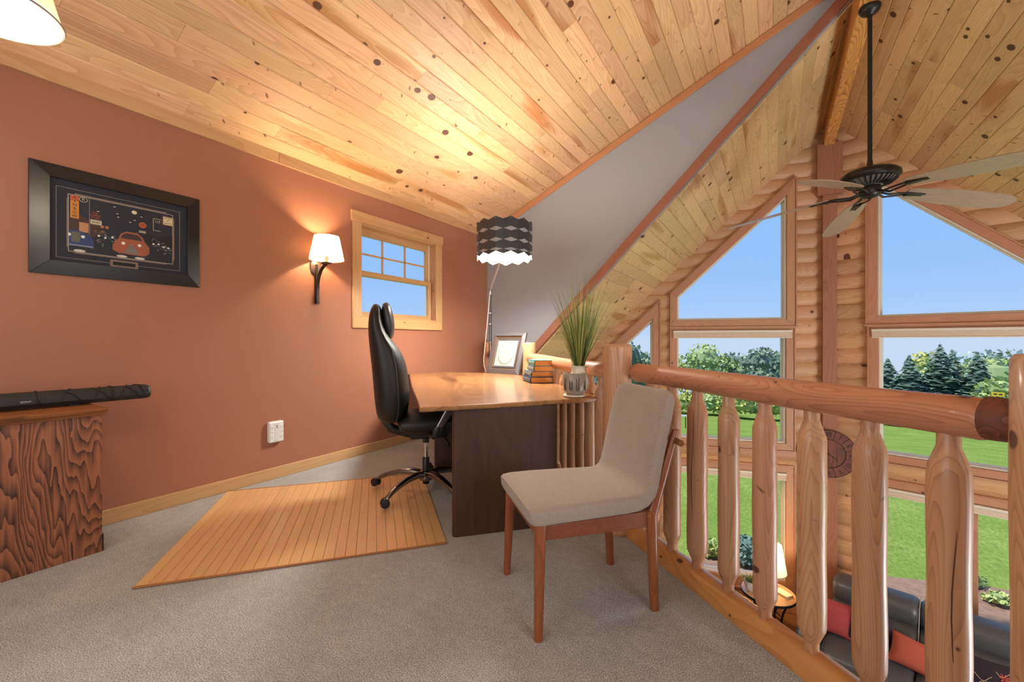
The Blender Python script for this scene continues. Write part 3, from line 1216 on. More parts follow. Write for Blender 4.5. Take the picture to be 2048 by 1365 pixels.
def shell(path, n=28, p=5.0):
    """path items: (y, z, halfwidth, halfthickness)"""
    rings = []
    for i, (y, z, hw, ht) in enumerate(path):
        a = path[max(i - 1, 0)]
        b = path[min(i + 1, len(path) - 1)]
        dy, dz = b[0] - a[0], b[1] - a[1]
        L = sqrt(dy * dy + dz * dz)
        rings.append(superring(0, y, z, hw, ht, 0, -dz / L, dy / L, n, p))
    return rings


seat_path = [(0.292, 0.452, 0.225, 0.018), (0.290, 0.452, 0.236, 0.030), (0.278, 0.454, 0.246, 0.038), (0.25, 0.455, 0.250, 0.0405), (0.15, 0.457, 0.246, 0.0415), (0.0, 0.457, 0.238, 0.0415), (-0.12, 0.456, 0.230, 0.041),
             (-0.17, 0.458, 0.226, 0.040), (-0.205, 0.468, 0.224, 0.037), (-0.232, 0.492, 0.222, 0.034), (-0.246, 0.525, 0.221, 0.031), (-0.262, 0.60, 0.221, 0.0285), (-0.285, 0.70, 0.222, 0.028), (-0.31, 0.80, 0.222, 0.027),
             (-0.325, 0.86, 0.219, 0.026), (-0.331, 0.882, 0.212, 0.0245), (-0.335, 0.898, 0.198, 0.021), (-0.338, 0.908, 0.180, 0.014), (-0.339, 0.911, 0.165, 0.007)]
mb = MB().loft(shell(seat_path, 32, 6.0))
mb.build('upholstery', M_FAB, ch, smooth=True)

# ================================================================ OFFICE CHAIR
M_LEA = plain('black_leather', (18, 18, 20), 0.5, bump=0.12, bscale=160, noise=0.05)
M_LEAG = plain('grey_leather', (58, 58, 60), 0.34, bump=0.1, bscale=160)  # paler grey leather for headrest and piping
M_PLAS = plain('black_plastic', (20, 20, 22), 0.45)
oc = thing('office_chair', 'black leather high-back swivel chair on bamboo mat at the desk', 'chair', (-2.205, 2.372, 0.0095), atan2(-0.6845, 0.729))
back_l = [(-0.335, 0.546), (-0.352, 0.60), (-0.36, 0.67), (-0.37, 0.78), (-0.375, 0.86), (-0.388, 0.98), (-0.400, 1.10), (-0.406, 1.18), (-0.405, 1.235), (-0.400, 1.29), (-0.390, 1.33), (-0.378, 1.356)]
back_r = [(-0.150, 0.556), (-0.128, 0.61), (-0.118, 0.69), (-0.122, 0.79), (-0.130, 0.86), (-0.140, 0.93), (-0.172, 1.03), (-0.232, 1.10), (-0.272, 1.155), (-0.300, 1.235), (-0.308, 1.30), (-0.316, 1.345)]
hwid = [0.20, 0.235, 0.25, 0.26, 0.262, 0.26, 0.25, 0.24, 0.232, 0.218, 0.20, 0.175]


def osection(yl, zl, yr, zr_, hw, n=28, p=2.6):
    cy, cz = (yl + yr) / 2, (zl + zr_) / 2
    hy, hz = (yr - yl) / 2, (zr_ - zl) / 2
    ring = []
    for i in range(n):
        a = 2 * pi * i / n
        ca, sa = cos(a), sin(a)
        q = (abs(ca) ** p + abs(sa) ** p) ** (-1 / p)
        ring.append((q * sa * hw, cy + q * ca * hy, cz + q * ca * hz))
    return ring


rings = []
l, r = back_l[0], back_r[0]
rings.append(osection(l[0] + .05, l[1] - .018, r[0] - .05, r[1] - .018, hwid[0] * .7))
for i in range(12):
    l, r = back_l[i], back_r[i]
    rings.append(osection(l[0], l[1], r[0], r[1], hwid[i]))
rings.append(osection(-0.364, 1.374, -0.330, 1.370, 0.14))
mb = MB().loft(rings)
mb.build('backrest', M_LEA, oc, smooth=True, sub=1)
# seam piping on both sides of the backrest
for sx in (1, -1):
    path = []
    for i in range(12):
        l, r = back_l[i], back_r[i]
        f = 0.66 + 0.06 * (i / 11)
        c = (f - 0.5) * 2
        q = sx * (1 - abs(c) ** 2.6) ** (1 / 2.6)
        path.append((q * (hwid[i] - 0.002), l[0] + (r[0] - l[0]) * f, l[1] + (r[1] - l[1]) * f))
    MB().tube(path, 0.004, 6).build('piping', M_LEAG, oc, smooth=True)
# headrest pillow
hr = [(-0.262, 1.12, 0.09, 0.012), (-0.258, 1.15, 0.125, 0.030), (-0.262, 1.20, 0.14, 0.040), (-0.270, 1.26, 0.145, 0.043), (-0.278, 1.32, 0.14, 0.040), (-0.284, 1.365, 0.12, 0.030), (-0.288, 1.388, 0.08, 0.014)]
mb = MB().loft(shell(hr, 24, 2.6))
tag(mb.build('headrest', M_LEAG, oc, smooth=True, sub=1), 'glossy padded headrest')
# seat
seat = [(-0.20, 0.515, 0.20, 0.03), (-0.19, 0.52, 0.235, 0.055), (-0.14, 0.525, 0.255, 0.07), (0.0, 0.525, 0.262, 0.075), (0.14, 0.53, 0.262, 0.075), (0.24, 0.532, 0.258, 0.07), (0.30, 0.525, 0.24, 0.055), (0.325, 0.515, 0.20, 0.028)]
mb = MB().loft(shell(seat, 28, 3.0))
mb.build('seat', M_LEA, oc, smooth=True, sub=1)
MB().tube([(x * 0.268, y, 0.535 + 0.012 * sin(y * 6)) for x, y in ((1, -0.15), (1.0, -0.05), (1.0, 0.05), (1.0, 0.15), (0.97, 0.24))], 0.0035, 6).build('piping', M_LEAG, oc, smooth=True)
# back bracket and mechanism
mb = MB().tube([(0, -0.30, 0.62), (0, -0.29, 0.54), (0, -0.25, 0.475), (0, -0.12, 0.43), (0, 0.02, 0.43)], [0.03, 0.034, 0.036, 0.03, 0.03], 10)
mb.build('back_bracket', M_PLAS, oc, smooth=True)
rbox(-0.10, 0.10, -0.12, 0.16, 0.405, 0.455).build('tilt_mechanism', M_PLAS, oc, bevel=0.012)
rbox(-0.15, 0.15, -0.18, 0.22, 0.45, 0.468).build('seat_pan', M_PLAS, oc, bevel=0.006)
MB().tube([(0.10, 0.12, 0.42), (0.24, 0.14, 0.40), (0.27, 0.14, 0.385)], [0.006, 0.006, 0.012], 8).build('tilt_lever', M_PLAS, oc, smooth=True)
for sx in (1, -1):
    arm = bpy.data.objects.new('armrest', None)
    COL.objects.link(arm)
    arm.parent = oc
    MB().tube([(sx * 0.20, 0.02, 0.455), (sx * 0.26, 0.03, 0.455), (sx * 0.29, 0.045, 0.47)], 0.02, 10).build('arm_bracket', M_PLAS, arm, smooth=True)
    MB().tube([(sx * 0.292, 0.045, 0.455), (sx * 0.292, 0.055, 0.50), (sx * 0.292, 0.064, 0.525)], [0.022, 0.034, 0.030], 12, flat=0.75).build('arm_socket', M_PLAS, arm, smooth=True)
    MB().hexa([(sx * 0.304, 0.030, 0.50), (sx * 0.304, 0.078, 0.50), (sx * 0.284, 0.078, 0.50), (sx * 0.284, 0.030, 0.50)], [(sx * 0.306, 0.118, 0.658), (sx * 0.306, 0.188, 0.658), (sx * 0.282, 0.188, 0.658), (sx * 0.282, 0.118, 0.658)]).build('arm_strut', M_STEEL, arm, bevel=0.009, seg=3)
    MB().loft(shell([(0.03, 0.665, 0.028, 0.008), (0.045, 0.668, 0.04, 0.016), (0.12, 0.670, 0.046, 0.018), (0.24, 0.668, 0.044, 0.017), (0.285, 0.664, 0.03, 0.008)], 16, 3)).xform(Matrix.Translation((sx * 0.292, 0, 0))).build('arm_pad', M_PLAS, arm, smooth=True)
MB().lathe([(0.024, 0.36), (0.024, 0.41)], 16).build('gas_lift_collar', M_PLAS, oc, smooth=True)
MB().lathe([(0.013, 0.22), (0.013, 0.37)], 16).build('gas_lift_rod', M_CHROME, oc, smooth=True)
MB().lathe([(0.022, 0.055), (0.024, 0.06), (0.026, 0.13), (0.026, 0.245), (0.022, 0.25)], 18).build('gas_lift_sleeve', M_PLAS, oc, smooth=True)
MB().lathe([(0.030, 0.078), (0.048, 0.085), (0.056, 0.12), (0.050, 0.148), (0.032, 0.155)], 20).build('base_hub', M_GUN, oc, smooth=True)
OCR = atan2(-0.6845, 0.729)
for wdeg in (-160, -88, -16, 56, 128):
    a = radians(wdeg) - OCR
    ca, sa = cos(a), sin(a)
    rings = []
    for (rr, z, hw, ht) in ((0.03, 0.128, 0.034, 0.026), (0.10, 0.140, 0.031, 0.025), (0.20, 0.134, 0.027, 0.021), (0.29, 0.112, 0.023, 0.019), (0.35, 0.088, 0.020, 0.018), (0.39, 0.066, 0.018, 0.016), (0.402, 0.058, 0.014, 0.010)):
        ring = []
        for i in range(12):
            b = 2 * pi * i / 12
            x, y = rr, hw * cos(b)
            ring.append((x * ca - y * sa, x * sa + y * ca, z + ht * sin(b)))
        rings.append(ring)
    MB().loft(rings).build('base_arm', M_GUN, oc, smooth=True)
    cs = bpy.data.objects.new('caster', None)
    COL.objects.link(cs)
    cs.parent = oc
    cs.location = (0.405 * ca, 0.405 * sa, 0.0)
    yaw = a + random.uniform(-0.9, 0.9)
    cs.rotation_euler = (0, 0, yaw)
    MB().lathe([(0.007, 0.03), (0.007, 0.068)], 8).build('caster_stem', M_CHROME, cs, smooth=True)
    rbox(-0.018, 0.020, -0.006, 0.006, 0.024, 0.052).build('caster_hood', M_PLAS, cs, bevel=0.004)
    for s_ in (-1, 1):
        mb = MB()
        mb.lathe([(0.020, -0.011), (0.029, -0.009), (0.031, 0), (0.029, 0.009), (0.020, 0.011)], 20)
        mb.xform(Matrix.Translation((0, s_ * 0.017, 0.0405)) @ Matrix.Rotation(pi / 2, 4, 'X'))
        mb.build('caster_wheel', M_PLAS, cs, smooth=True)

# ================================================================ OAK CABINET AND SOUNDBAR
M_OAK = wood('dark_oak', (158, 102, 66), (66, 38, 26), 'Z', ring=40, mix=1.0, knots=0.0, vary=0.0, rough=0.5, gs=4.2, stretch=0.16, fine=0.6, bump=0.2, sharp=1.5, detail=4.5)
M_OAKY = wood('dark_oak_top', (158, 98, 54), (86, 48, 26), 'Y', ring=12, mix=0.7, knots=0.0, vary=0.0, rough=0.45, gs=8, stretch=0.12, fine=0.3, sharp=1.8)
cab = thing('oak_cabinet', 'low dark oak cabinet against the terracotta wall, carrying a soundbar', 'cabinet', (-3.05, 0.1, 0))
CY = 0.70
rbox(-0.39, 0.0, -0.75, CY, 0.0, 0.728).build('body', M_OAK, cab, bevel=0.002)
mb = MB()
mb.hexa([(-0.41, -0.78, 0.728), (0.018, -0.78, 0.728), (0.018, CY + 0.006, 0.728), (-0.41, CY + 0.006, 0.728)], [(-0.41, -0.79, 0.765), (0.04, -0.79, 0.765), (0.04, CY + 0.022, 0.765), (-0.41, CY + 0.022, 0.765)])
mb.build('cabinet_top', M_OAKY, cab, bevel=0.003)
rbox(-0.38, -0.006, CY, CY + 0.008, 0.0, 0.09).build('kick_strip', plain('kick', (52, 32, 22), 0.6), cab, bevel=0.001)

M_BAR = plain('soundbar_black', (30, 31, 36), 0.5, noise=0.1, nscale=40)
sb = thing('soundbar', 'long black hexagonal soundbar wrapped in its own cord, lying on the oak cabinet', 'soundbar', (-3.30, 0.10, 0.7725))
hexp = [(0.036, 0.0), (0.052, 0.022), (0.050, 0.056), (0.030, 0.081), (-0.030, 0.081), (-0.050, 0.056), (-0.050, 0.012), (-0.036, 0.0)]
mb = MB()
mb.hexa([(x, -0.35, z) for x, z in hexp], [(x, 0.962, z) for x, z in hexp])
mb.build('body', M_BAR, sb, bevel=0.003)
mb = MB()
mb.hexa([(x * 0.98, 0.962, z * 0.96 + .0015) for x, z in hexp], [(x * 0.86, 0.978, z * 0.84 + .006) for x, z in hexp])
mb.build('end_cap', M_PLAS, sb, bevel=0.003)
for yy in (-0.25, 0.20, 0.62):
    rbox(-0.03, 0.03, yy, yy + 0.04, -0.007, 0.002).build('foot', M_PLAS, sb)


def wrap(y_a, y_b, name='cord'):
    ring = [(0.054, 0.022), (0.052, 0.057), (0.031, 0.084), (-0.031, 0.084), (-0.053, 0.056), (-0.053, 0.010), (-0.037, -0.001)]
    m = len(ring)
    pts = []
    for i, (x, z) in enumerate(ring):
        pts.append((x, y_a + (y_b - y_a) * i / (m - 1), max(z, 0.0015)))
    MB().tube(pts, 0.0024, 6).build(name, M_PLAS, sb, smooth=True)


for ya, yb in ((0.345, 0.35), (0.515, 0.50), (0.70, 0.58), (0.80, 0.72), (0.80, 0.80), (0.93, 0.83), (0.885, 0.945)):
    wrap(yb + (ya - yb) * -0.0, ya)
for ya, yb in ((0.50, 0.515), (0.60, 0.68), (0.72, 0.80), (0.80, 0.795), (0.86, 0.93), (0.90, 0.87)):
    MB().tube([(0.031, ya, 0.0835), (0.0525, ya + (yb - ya) * .45, 0.057), (0.0545, ya + (yb - ya) * .8, 0.022), (0.038, yb, 0.0015)], 0.0024, 6).build('cord', M_PLAS, sb, smooth=True)
M_WHITE = plain('white_print', (205, 205, 205), 0.5)
# lettering on the slanted front face
n_ang = atan2(0.052 - 0.050, 0.022 - 0.052)
o = text_mesh('lettering', 'SONY', 0.0125, M_WHITE, sb, (0.0520, 0.462, 0.036), (radians(90), 0, radians(90)), sx=1.15, extrude=0.0008)
tag(o, 'small silver maker lettering')

# ================================================================ FRAMED STREET PRINT
M_FR = plain('black_frame', (30, 31, 33), 0.28, noise=0.08, nscale=60)
fp = thing('framed_print', 'wide black-framed night street print with vintage cars on the terracotta wall', 'picture', (XL, 0.608, 1.497))
FW, FH = 0.812, 0.622
b = 0.078
for (O_, I_) in (([(0, 0), (FW, 0)], [(b, b), (FW - b, b)]), ([(FW, 0), (FW, FH)], [(FW - b, b), (FW - b, FH - b)]), ([(FW, FH), (0, FH)], [(FW - b, FH - b), (b, FH - b)]), ([(0, FH), (0, 0)], [(b, FH - b), (b, b)])):
    q = O_ + I_[::-1]
    heights = [0.012, 0.012, 0.034, 0.034]
    mb = MB()
    mb.hexa([(0.002, y, z) for y, z in q], [(h, y, z) for (y, z), h in zip(q, [0.016, 0.016, 0.034, 0.034])])
    mb.build('frame_side', M_FR, fp, bevel=0.002)
M_MATB = plain('navy_mat_board', (46, 46, 58), 0.8)
M_MATT = plain('taupe_mat_board', (138, 116, 106), 0.8)
rbox(0.002, 0.016, b - .01, FW - b + .01, b - .01, FH - b + .01).build('mat_board', M_MATB, fp)
art = bpy.data.objects.new('print', None)
COL.objects.link(art)
art.parent = fp


def flat(name, pts, x, mat, parent=art):
    mb = MB().hexa([(x - 0.0006, y, z) for y, z in pts], [(x, y, z) for y, z in pts])
    return mb.build(name, mat, parent)


def rect(y0, z0, y1, z1):
    return [(y0, z0), (y1, z0), (y1, z1), (y0, z1)]


def ell(cy, cz, ry, rz, n=16, a0=0, a1=2 * pi):
    return [(cy + ry * cos(a0 + (a1 - a0) * i / n), cz + rz * sin(a0 + (a1 - a0) * i / n)) for i in range(n if a1 - a0 > 6.2 else n + 1)]


xq = 0.0166
W_ = plain('fine_line', (196, 190, 178), 0.6)
for p in (rect(0.104, 0.100, 0.105, 0.502), rect(0.692, 0.1, 0.6932, 0.502), rect(0.104, 0.501, 0.693, 0.5022), rect(0.104, 0.1, 0.693, 0.1012)):
    flat('fine_border', p, xq, W_)
flat('taupe_border', [(0.146, 0.165), (0.152, 0.165), (0.152, 0.138), (0.180, 0.138), (0.180, 0.132), (0.620, 0.132), (0.620, 0.138), (0.656, 0.138), (0.656, 0.165), (0.662, 0.165), (0.662, 0.445), (0.656, 0.445), (0.656, 0.472), (0.620, 0.472), (0.620, 0.480), (0.180, 0.480), (0.180, 0.472), (0.150, 0.472), (0.150, 0.445), (0.146, 0.445)], 0.0168, M_MATT)
flat('fine_border', rect(0.1525, 0.1405, 0.6535, 0.470), 0.0172, W_)
C_ = lambda n, c, r=0.5: plain('ink_' + n, c, r)
flat('night_sky', rect(0.1545, 0.1425, 0.6515, 0.468), 0.0176, C_('sky', (40, 42, 58)))
flat('street', [(0.1545, 0.1425), (0.6515, 0.1425), (0.6515, 0.215), (0.45, 0.275), (0.33, 0.275), (0.1545, 0.20)], 0.0180, C_('street', (36, 40, 52)))
flat('buildings', [(0.1545, 0.20), (0.1545, 0.36), (0.20, 0.36), (0.26, 0.33), (0.33, 0.275)], 0.0182, C_('bldg', (74, 50, 46)))
flat('buildings', [(0.45, 0.27), (0.52, 0.32), (0.56, 0.30), (0.6515, 0.33), (0.6515, 0.21)], 0.0182, C_('bldg2', (34, 32, 40)))
flat('shop_front', rect(0.198, 0.262, 0.238, 0.318), 0.0184, C_('peach', (196, 140, 104)))
flat('lit_sign', rect(0.246, 0.318, 0.296, 0.346), 0.0184, C_('warmwhite', (196, 186, 158)))
flat('moon', ell(0.450, 0.437, 0.0135, 0.0115), 0.0186, C_('moon', (232, 222, 170)))
flat('tall_sign', rect(0.161, 0.335, 0.197, 0.4665), 0.0186, C_('orange', (214, 140, 62)))
flat('tall_sign', rect(0.161, 0.435, 0.197, 0.4665), 0.0188, C_('redor', (198, 96, 52)))
flat('round_sign', ell(0.216, 0.452, 0.0185, 0.0155), 0.0186, C_('warmwhite', (196, 186, 158)))
flat('round_sign', ell(0.216, 0.452, 0.0155, 0.0125), 0.0188, C_('black', (20, 20, 26)))
flat('pole', rect(0.2405, 0.25, 0.2435, 0.466), 0.0184, C_('polegrey', (134, 124, 122)))
flat('oil_sign', ell(0.492, 0.366, 0.0195, 0.0185), 0.0186, C_('rust', (196, 92, 60)))
flat('hotel_sign', rect(0.474, 0.316, 0.508, 0.329), 0.0186, C_('warmwhite', (196, 186, 158)))
for p in (rect(0.546, 0.345, 0.549, 0.425), rect(0.546, 0.422, 0.59, 0.425), rect(0.546, 0.345, 0.585, 0.348)):
    flat('outline_sign', p, 0.0186, C_('warmwhite', (196, 186, 158)))
flat('marquee', rect(0.592, 0.390, 0.6515, 0.456), 0.0186, C_('maroon', (92, 58, 52)))
flat('marquee', rect(0.600, 0.397, 0.6515, 0.449), 0.0188, C_('cream', (226, 212, 166)))
for yy, zz in ((0.355, 0.447), (0.368, 0.408), (0.372, 0.388), (0.486, 0.417), (0.452, 0.388), (0.43, 0.370), (0.28, 0.40)):
    flat('street_light', ell(yy, zz, 0.006, 0.0022, 8), 0.0186, C_('glow', (240, 236, 220)))
# cars and motorcycles
flat('blue_car', [(0.1545, 0.185), (0.262, 0.172), (0.262, 0.215), (0.250, 0.240), (0.215, 0.262), (0.175, 0.272), (0.1545, 0.262)], 0.0186, C_('blue', (48, 66, 120)))
flat('blue_car', rect(0.166, 0.198, 0.202, 0.258), 0.0190, C_('grille', (104, 102, 86)))
flat('blue_car', rect(0.1545, 0.176, 0.258, 0.184), 0.0190, C_('bump', (140, 140, 158)))
flat('blue_car', ell(0.214, 0.234, 0.009, 0.009, 12), 0.0191, C_('glow', (240, 236, 220)))
flat('blue_car', ell(0.158, 0.238, 0.006, 0.009, 12), 0.0191, C_('glow', (240, 236, 220)))
flat('orange_car', [(0.345, 0.185), (0.375, 0.168), (0.50, 0.166), (0.525, 0.185), (0.527, 0.225), (0.505, 0.255), (0.492, 0.285), (0.465, 0.308), (0.41, 0.308), (0.383, 0.288), (0.372, 0.255), (0.347, 0.228)], 0.0186, C_('copper', (168, 92, 66)))
flat('orange_car', [(0.385, 0.262), (0.49, 0.262), (0.482, 0.284), (0.46, 0.297), (0.412, 0.297), (0.392, 0.284)], 0.0190, C_('glassdark', (66, 52, 56)))
flat('orange_car', [(0.40, 0.172), (0.475, 0.172), (0.455, 0.215), (0.438, 0.235), (0.42, 0.215)], 0.0190, C_('chromegrille', (128, 118, 116)))
for yy in (0.396, 0.476):
    flat('orange_car', ell(yy, 0.232, 0.0095, 0.009, 12), 0.0192, C_('glow', (240, 236, 220)))
for yy in (0.39, 0.478, 0.20):
    flat('headlight_pool', ell(yy, 0.150, 0.026, 0.0075, 14), 0.0186, C_('pool', (214, 206, 196)))
rn = random.Random(5)
for (cy, cz, hh) in ((0.312, 0.235, 0.052), (0.283, 0.245, 0.036), (0.345, 0.25, 0.03), (0.548, 0.245, 0.045), (0.575, 0.25, 0.038), (0.602, 0.235, 0.04), (0.628, 0.235, 0.03)):
    for k in range(16):
        yy = cy + rn.uniform(-0.016, 0.016)
        zz = cz + rn.uniform(-hh, hh)
        c = rn.choice([('chromebit', (150, 156, 168)), ('darkbit', (16, 18, 26)), ('tealbit', (86, 104, 116)), ('tanbit', (158, 120, 96))])
        a = rn.uniform(0, pi)
        L, w = rn.uniform(0.006, 0.018), 0.0014
        dy, dz = cos(a) * L / 2, sin(a) * L / 2
        ny, nz = -sin(a) * w, cos(a) * w
        flat('motorcycles', [(yy - dy - ny, zz - dz - nz), (yy + dy - ny, zz + dz - nz), (yy + dy + ny, zz + dz + nz), (yy - dy + ny, zz - dz + nz)], 0.0190 + 0.00003 * k, C_(*c))
    flat('motorcycles', ell(cy, cz + hh * 0.25, 0.006, 0.0055, 10), 0.0197, C_('glow', (240, 236, 220)))
for dy in (-0.012, 0.010):
    flat('rider', ell(0.31 + dy, 0.312, 0.0085, 0.009, 10), 0.0196, C_('skin', (184, 116, 82)))
flat('plaque', [(0.338, 0.078), (0.466, 0.078), (0.470, 0.084), (0.470, 0.116), (0.466, 0.122), (0.338, 0.122), (0.334, 0.116), (0.334, 0.084)], 0.0186, M_MATT)
flat('plaque', rect(0.348, 0.090, 0.456, 0.111), 0.0189, C_('black', (20, 20, 26)))
T90 = (radians(90), 0, radians(90))
C_DK = C_('letterdark', (40, 34, 34))
for i, c in enumerate('AINBOW'):
    text_mesh('lettering', c, 0.021, C_DK, art, (0.0190, 0.179, 0.455 - i * 0.0215), T90, sx=1.1)
text_mesh('lettering', 'R', 0.024, C_('warmwhite', (196, 186, 158)), art, (0.0190, 0.216, 0.452), T90)
text_mesh('lettering', '76', 0.020, C_DK, art, (0.0189, 0.492, 0.366), T90)
text_mesh('lettering', 'US', 0.022, C_('warmwhite', (196, 186, 158)), art, (0.0188, 0.571, 0.405), T90, sx=1.1)
for s_, zz in (('CENTRAL', 0.440), ('SET', 0.4235), ('JAM NITE', 0.407)):
    text_mesh('lettering', s_, 0.0125, C_DK, art, (0.0190, 0.6265, zz), T90, sx=0.82)
text_mesh('lettering', 'THE\nCOMEDY\nSTORE', 0.014, C_('redor', (198, 96, 52)), art, (0.0188, 0.267, 0.372), T90, sx=0.9)
text_mesh('lettering', 'MUSIC', 0.012, C_DK, art, (0.0188, 0.271, 0.332), T90)
text_mesh('lettering', 'MOTEL', 0.0095, C_DK, art, (0.0188, 0.491, 0.3225), T90)
M_PGL = glass_mat()
rbox(0.0215, 0.0225, b - .004, FW - b + .004, b - .004, FH - b + .004).build('glazing', M_PGL, fp)

# ================================================================ WALL SCONCE
M_IRON = plain('dark_iron', (58, 48, 46), 0.35, metal=0.8)
M_BRK = plain('aged_bronze', (110, 90, 84), 0.35, metal=0.7)


M_LSH = shade_mat('linen_shade_lit', (255, 236, 200), 0.35)
M_BULB = plain('bulb_glow', (255, 240, 210), 0.4, emit=(255, 235, 195), estr=12)
sc_ = thing('wall_sconce', 'lit wall sconce with cream shade and dark iron bracket on terracotta wall', 'lamp', (XL, 2.325, 0))
SX = 0.158
mb = MB().lathe([(0.0, 0.0), (0.055, 0.0), (0.058, 0.006), (0.052, 0.014), (0.0, 0.016)], 28, cap=False)
mb.xform(Matrix.Translation((0.0, 0, 1.775)) @ Matrix.Rotation(pi / 2, 4, 'Y') @ Matrix.Scale(1.35, 4, (1, 0, 0)))
mb.build('back_plate', M_BRK, sc_, smooth=True)
path = [(0.030, 0, 1.455), (0.030, 0, 1.56), (0.034, 0, 1.63), (0.05, 0, 1.69), (0.082, 0, 1.745), (0.125, 0, 1.778), (SX, 0, 1.790)]
mb = MB()
P = [Vector(p) for p in path]
rings = []
for i, p in enumerate(P):
    d = (P[min(i + 1, len(P) - 1)] - P[max(i - 1, 0)]).normalized()
    nn = Vector((-d.z, 0, d.x))
    w = 0.014
    h = 0.006
    rings.append([tuple(p + Vector((0, -w, 0)) - nn * h), tuple(p + Vector((0, w, 0)) - nn * h), tuple(p + Vector((0, w, 0)) + nn * h), tuple(p + Vector((0, -w, 0)) + nn * h)])
mb.loft(rings)
mb.build('curved_arm', M_IRON, sc_, bevel=0.002)
rbox(0.004, 0.020, -0.012, 0.012, 1.45, 1.80).build('back_bar', M_IRON, sc_, bevel=0.002)
rbox(0.002, 0.040, -0.015, 0.015, 1.452, 1.475).build('bottom_clip', M_IRON, sc_, bevel=0.002)
rbox(0.002, 0.042, -0.019, 0.019, 1.497, 1.502).build('pin', M_IRON, sc_)
MB().lathe([(0.008, 1.786), (0.042, 1.792), (0.046, 1.800), (0.014, 1.804)], 20, c=(SX, 0, 0)).build('candle_cup', M_IRON, sc_, smooth=True)
MB().lathe([(0.013, 1.80), (0.013, 1.865)], 14, c=(SX, 0, 0)).build('candle_sleeve', plain('candle_sleeve', (225, 205, 175), 0.6), sc_, smooth=True)
MB().lathe([(0.012, 1.865), (0.022, 1.885), (0.024, 1.905), (0.014, 1.93), (0.002, 1.938)], 14, c=(SX, 0, 0)).build('bulb', M_BULB, sc_, smooth=True)
mb = MB().lathe([(0.143, 1.825), (0.100, 2.030)], 40, c=(SX, 0, 0), cap=False)
shade = mb.build('lamp_shade', M_LSH, sc_, smooth=True)
M_SRIM = plain('shade_trim', (150, 118, 84), 0.8)
for (r_, z_) in ((0.1435, 1.826), (0.1005, 2.029)):
    MB().tube([(SX + r_ * cos(a), r_ * sin(a), z_) for a in [2 * pi * i / 40 for i in range(41)]], 0.0022, 5, cap=False).build('shade_trim', M_SRIM, shade, smooth=True)
MB().tube([(SX - 0.1, 0, 2.022), (SX, 0, 2.015), (SX + 0.1, 0, 2.022)], 0.0015, 5).build('shade_spider', M_IRON, shade)
l_ = lamp('POINT', 'sconce_light', (XL + SX, 2.325, 1.93), 42, (1.0, 0.70, 0.40), 0.03)

# ================================================================ SURGE PROTECTOR OUTLET
M_WP = plain('white_plastic', (232, 232, 230), 0.35)
M_SLOT = plain('slot_black', (40, 38, 38), 0.5)
ot = thing('wall_outlet', 'white six-way plug-in surge outlet low on the terracotta wall', 'outlet', (XL, 1.955, 0.385))
rbox(0.0, 0.042, -0.060, 0.060, -0.085, 0.085).build('housing', M_WP, ot, bevel=0.012, seg=3)
rbox(0.040, 0.0445, -0.018, 0.018, -0.070, 0.072).build('centre_panel', plain('white_plastic2', (218, 220, 220), 0.3), ot, bevel=0.001)
for sy in (-1, 1):
    for k in range(3):
        zz = 0.035 - k * 0.038
        s = rbox(0.041, 0.0435, sy * 0.038 - 0.014, sy * 0.038 + 0.014, zz - 0.017, zz + 0.017).build('socket', M_WP, ot, bevel=0.001)
        for dy in (-0.0055, 0.0055):
            rbox(0.0432, 0.0442, sy * 0.038 + dy - 0.001, sy * 0.038 + dy + 0.001, zz - 0.001, zz + 0.008).build('slot', M_SLOT, s)
        rbox(0.0432, 0.0442, sy * 0.038 - 0.002, sy * 0.038 + 0.002, zz - 0.011, zz - 0.007).build('slot', M_SLOT, s)
for zz in (0.035, 0.048):
    rbox(0.044, 0.0452, -0.006, 0.006, zz - 0.003, zz + 0.003).build('usb_port', M_SLOT, ot)

# ================================================================ DRUM FLOOR LAMP
M_DSH = plain('charcoal_polypropylene', (56, 58, 61), 0.35, noise=0.1, nscale=30)
M_DIN = plain('white_diffuser_glow', (255, 252, 245), 0.5, emit=(255, 250, 240), estr=9)
M_LTD = plain('light_diamond', (150, 150, 152), 0.6)
LC = Vector((-2.17, 3.40, 0))
fl_ = thing('floor_lamp', 'arched floor lamp with woven charcoal drum shade, standing behind the desk', 'lamp', (LC.x, LC.y, 0))
DR, DT, DB = 0.262, 2.24, 1.955
nD = 14


def cyl(a, z, r=DR):
    return (r * cos(a), r * sin(a), z)


# charcoal drum with zigzag rims, diamond openings showing a paler inner sleeve, white lining
nS = 24
DT, DB = 2.215, 1.905


def zz(k, z, amp):
    return z + (amp if k % 2 else -amp)


mb = MB()
for r_in in (0.0,):
    rings = []
    for (z, amp, r) in ((DB, 0.013, DR), (DB + 0.05, 0.004, DR + .001), (DT - 0.05, 0.004, DR + .001), (DT, 0.013, DR), (DT, 0.013, DR - .003), (DB, 0.013, DR - .003)):
        rings.append([cyl(2 * pi * k / nS, zz(k, z, amp), r) for k in range(nS)])
    mb.loft(rings + [rings[0]], cap=False)
mb.build('shade_drum', M_DSH, fl_)
for row, zc in enumerate((2.118, 2.020, 1.935)):
    for k in range(nS // 2):
        a = 2 * pi * (2 * k + 1) / nS
        da = pi / nS * 1.85
        h_ = 0.020 if row < 2 else 0.014
        o_ = [cyl(a - da, zc, DR + .0022), cyl(a, zc - h_, DR + .0045), cyl(a + da, zc, DR + .0022), cyl(a, zc + h_, DR + .0045)]
        i_ = [cyl(a - da, zc, DR - .001), cyl(a, zc - h_, DR + .000), cyl(a + da, zc, DR - .001), cyl(a, zc + h_, DR + .000)]
        MB().hexa(o_, i_).build('diamond', M_LTD, fl_)
mb = MB()
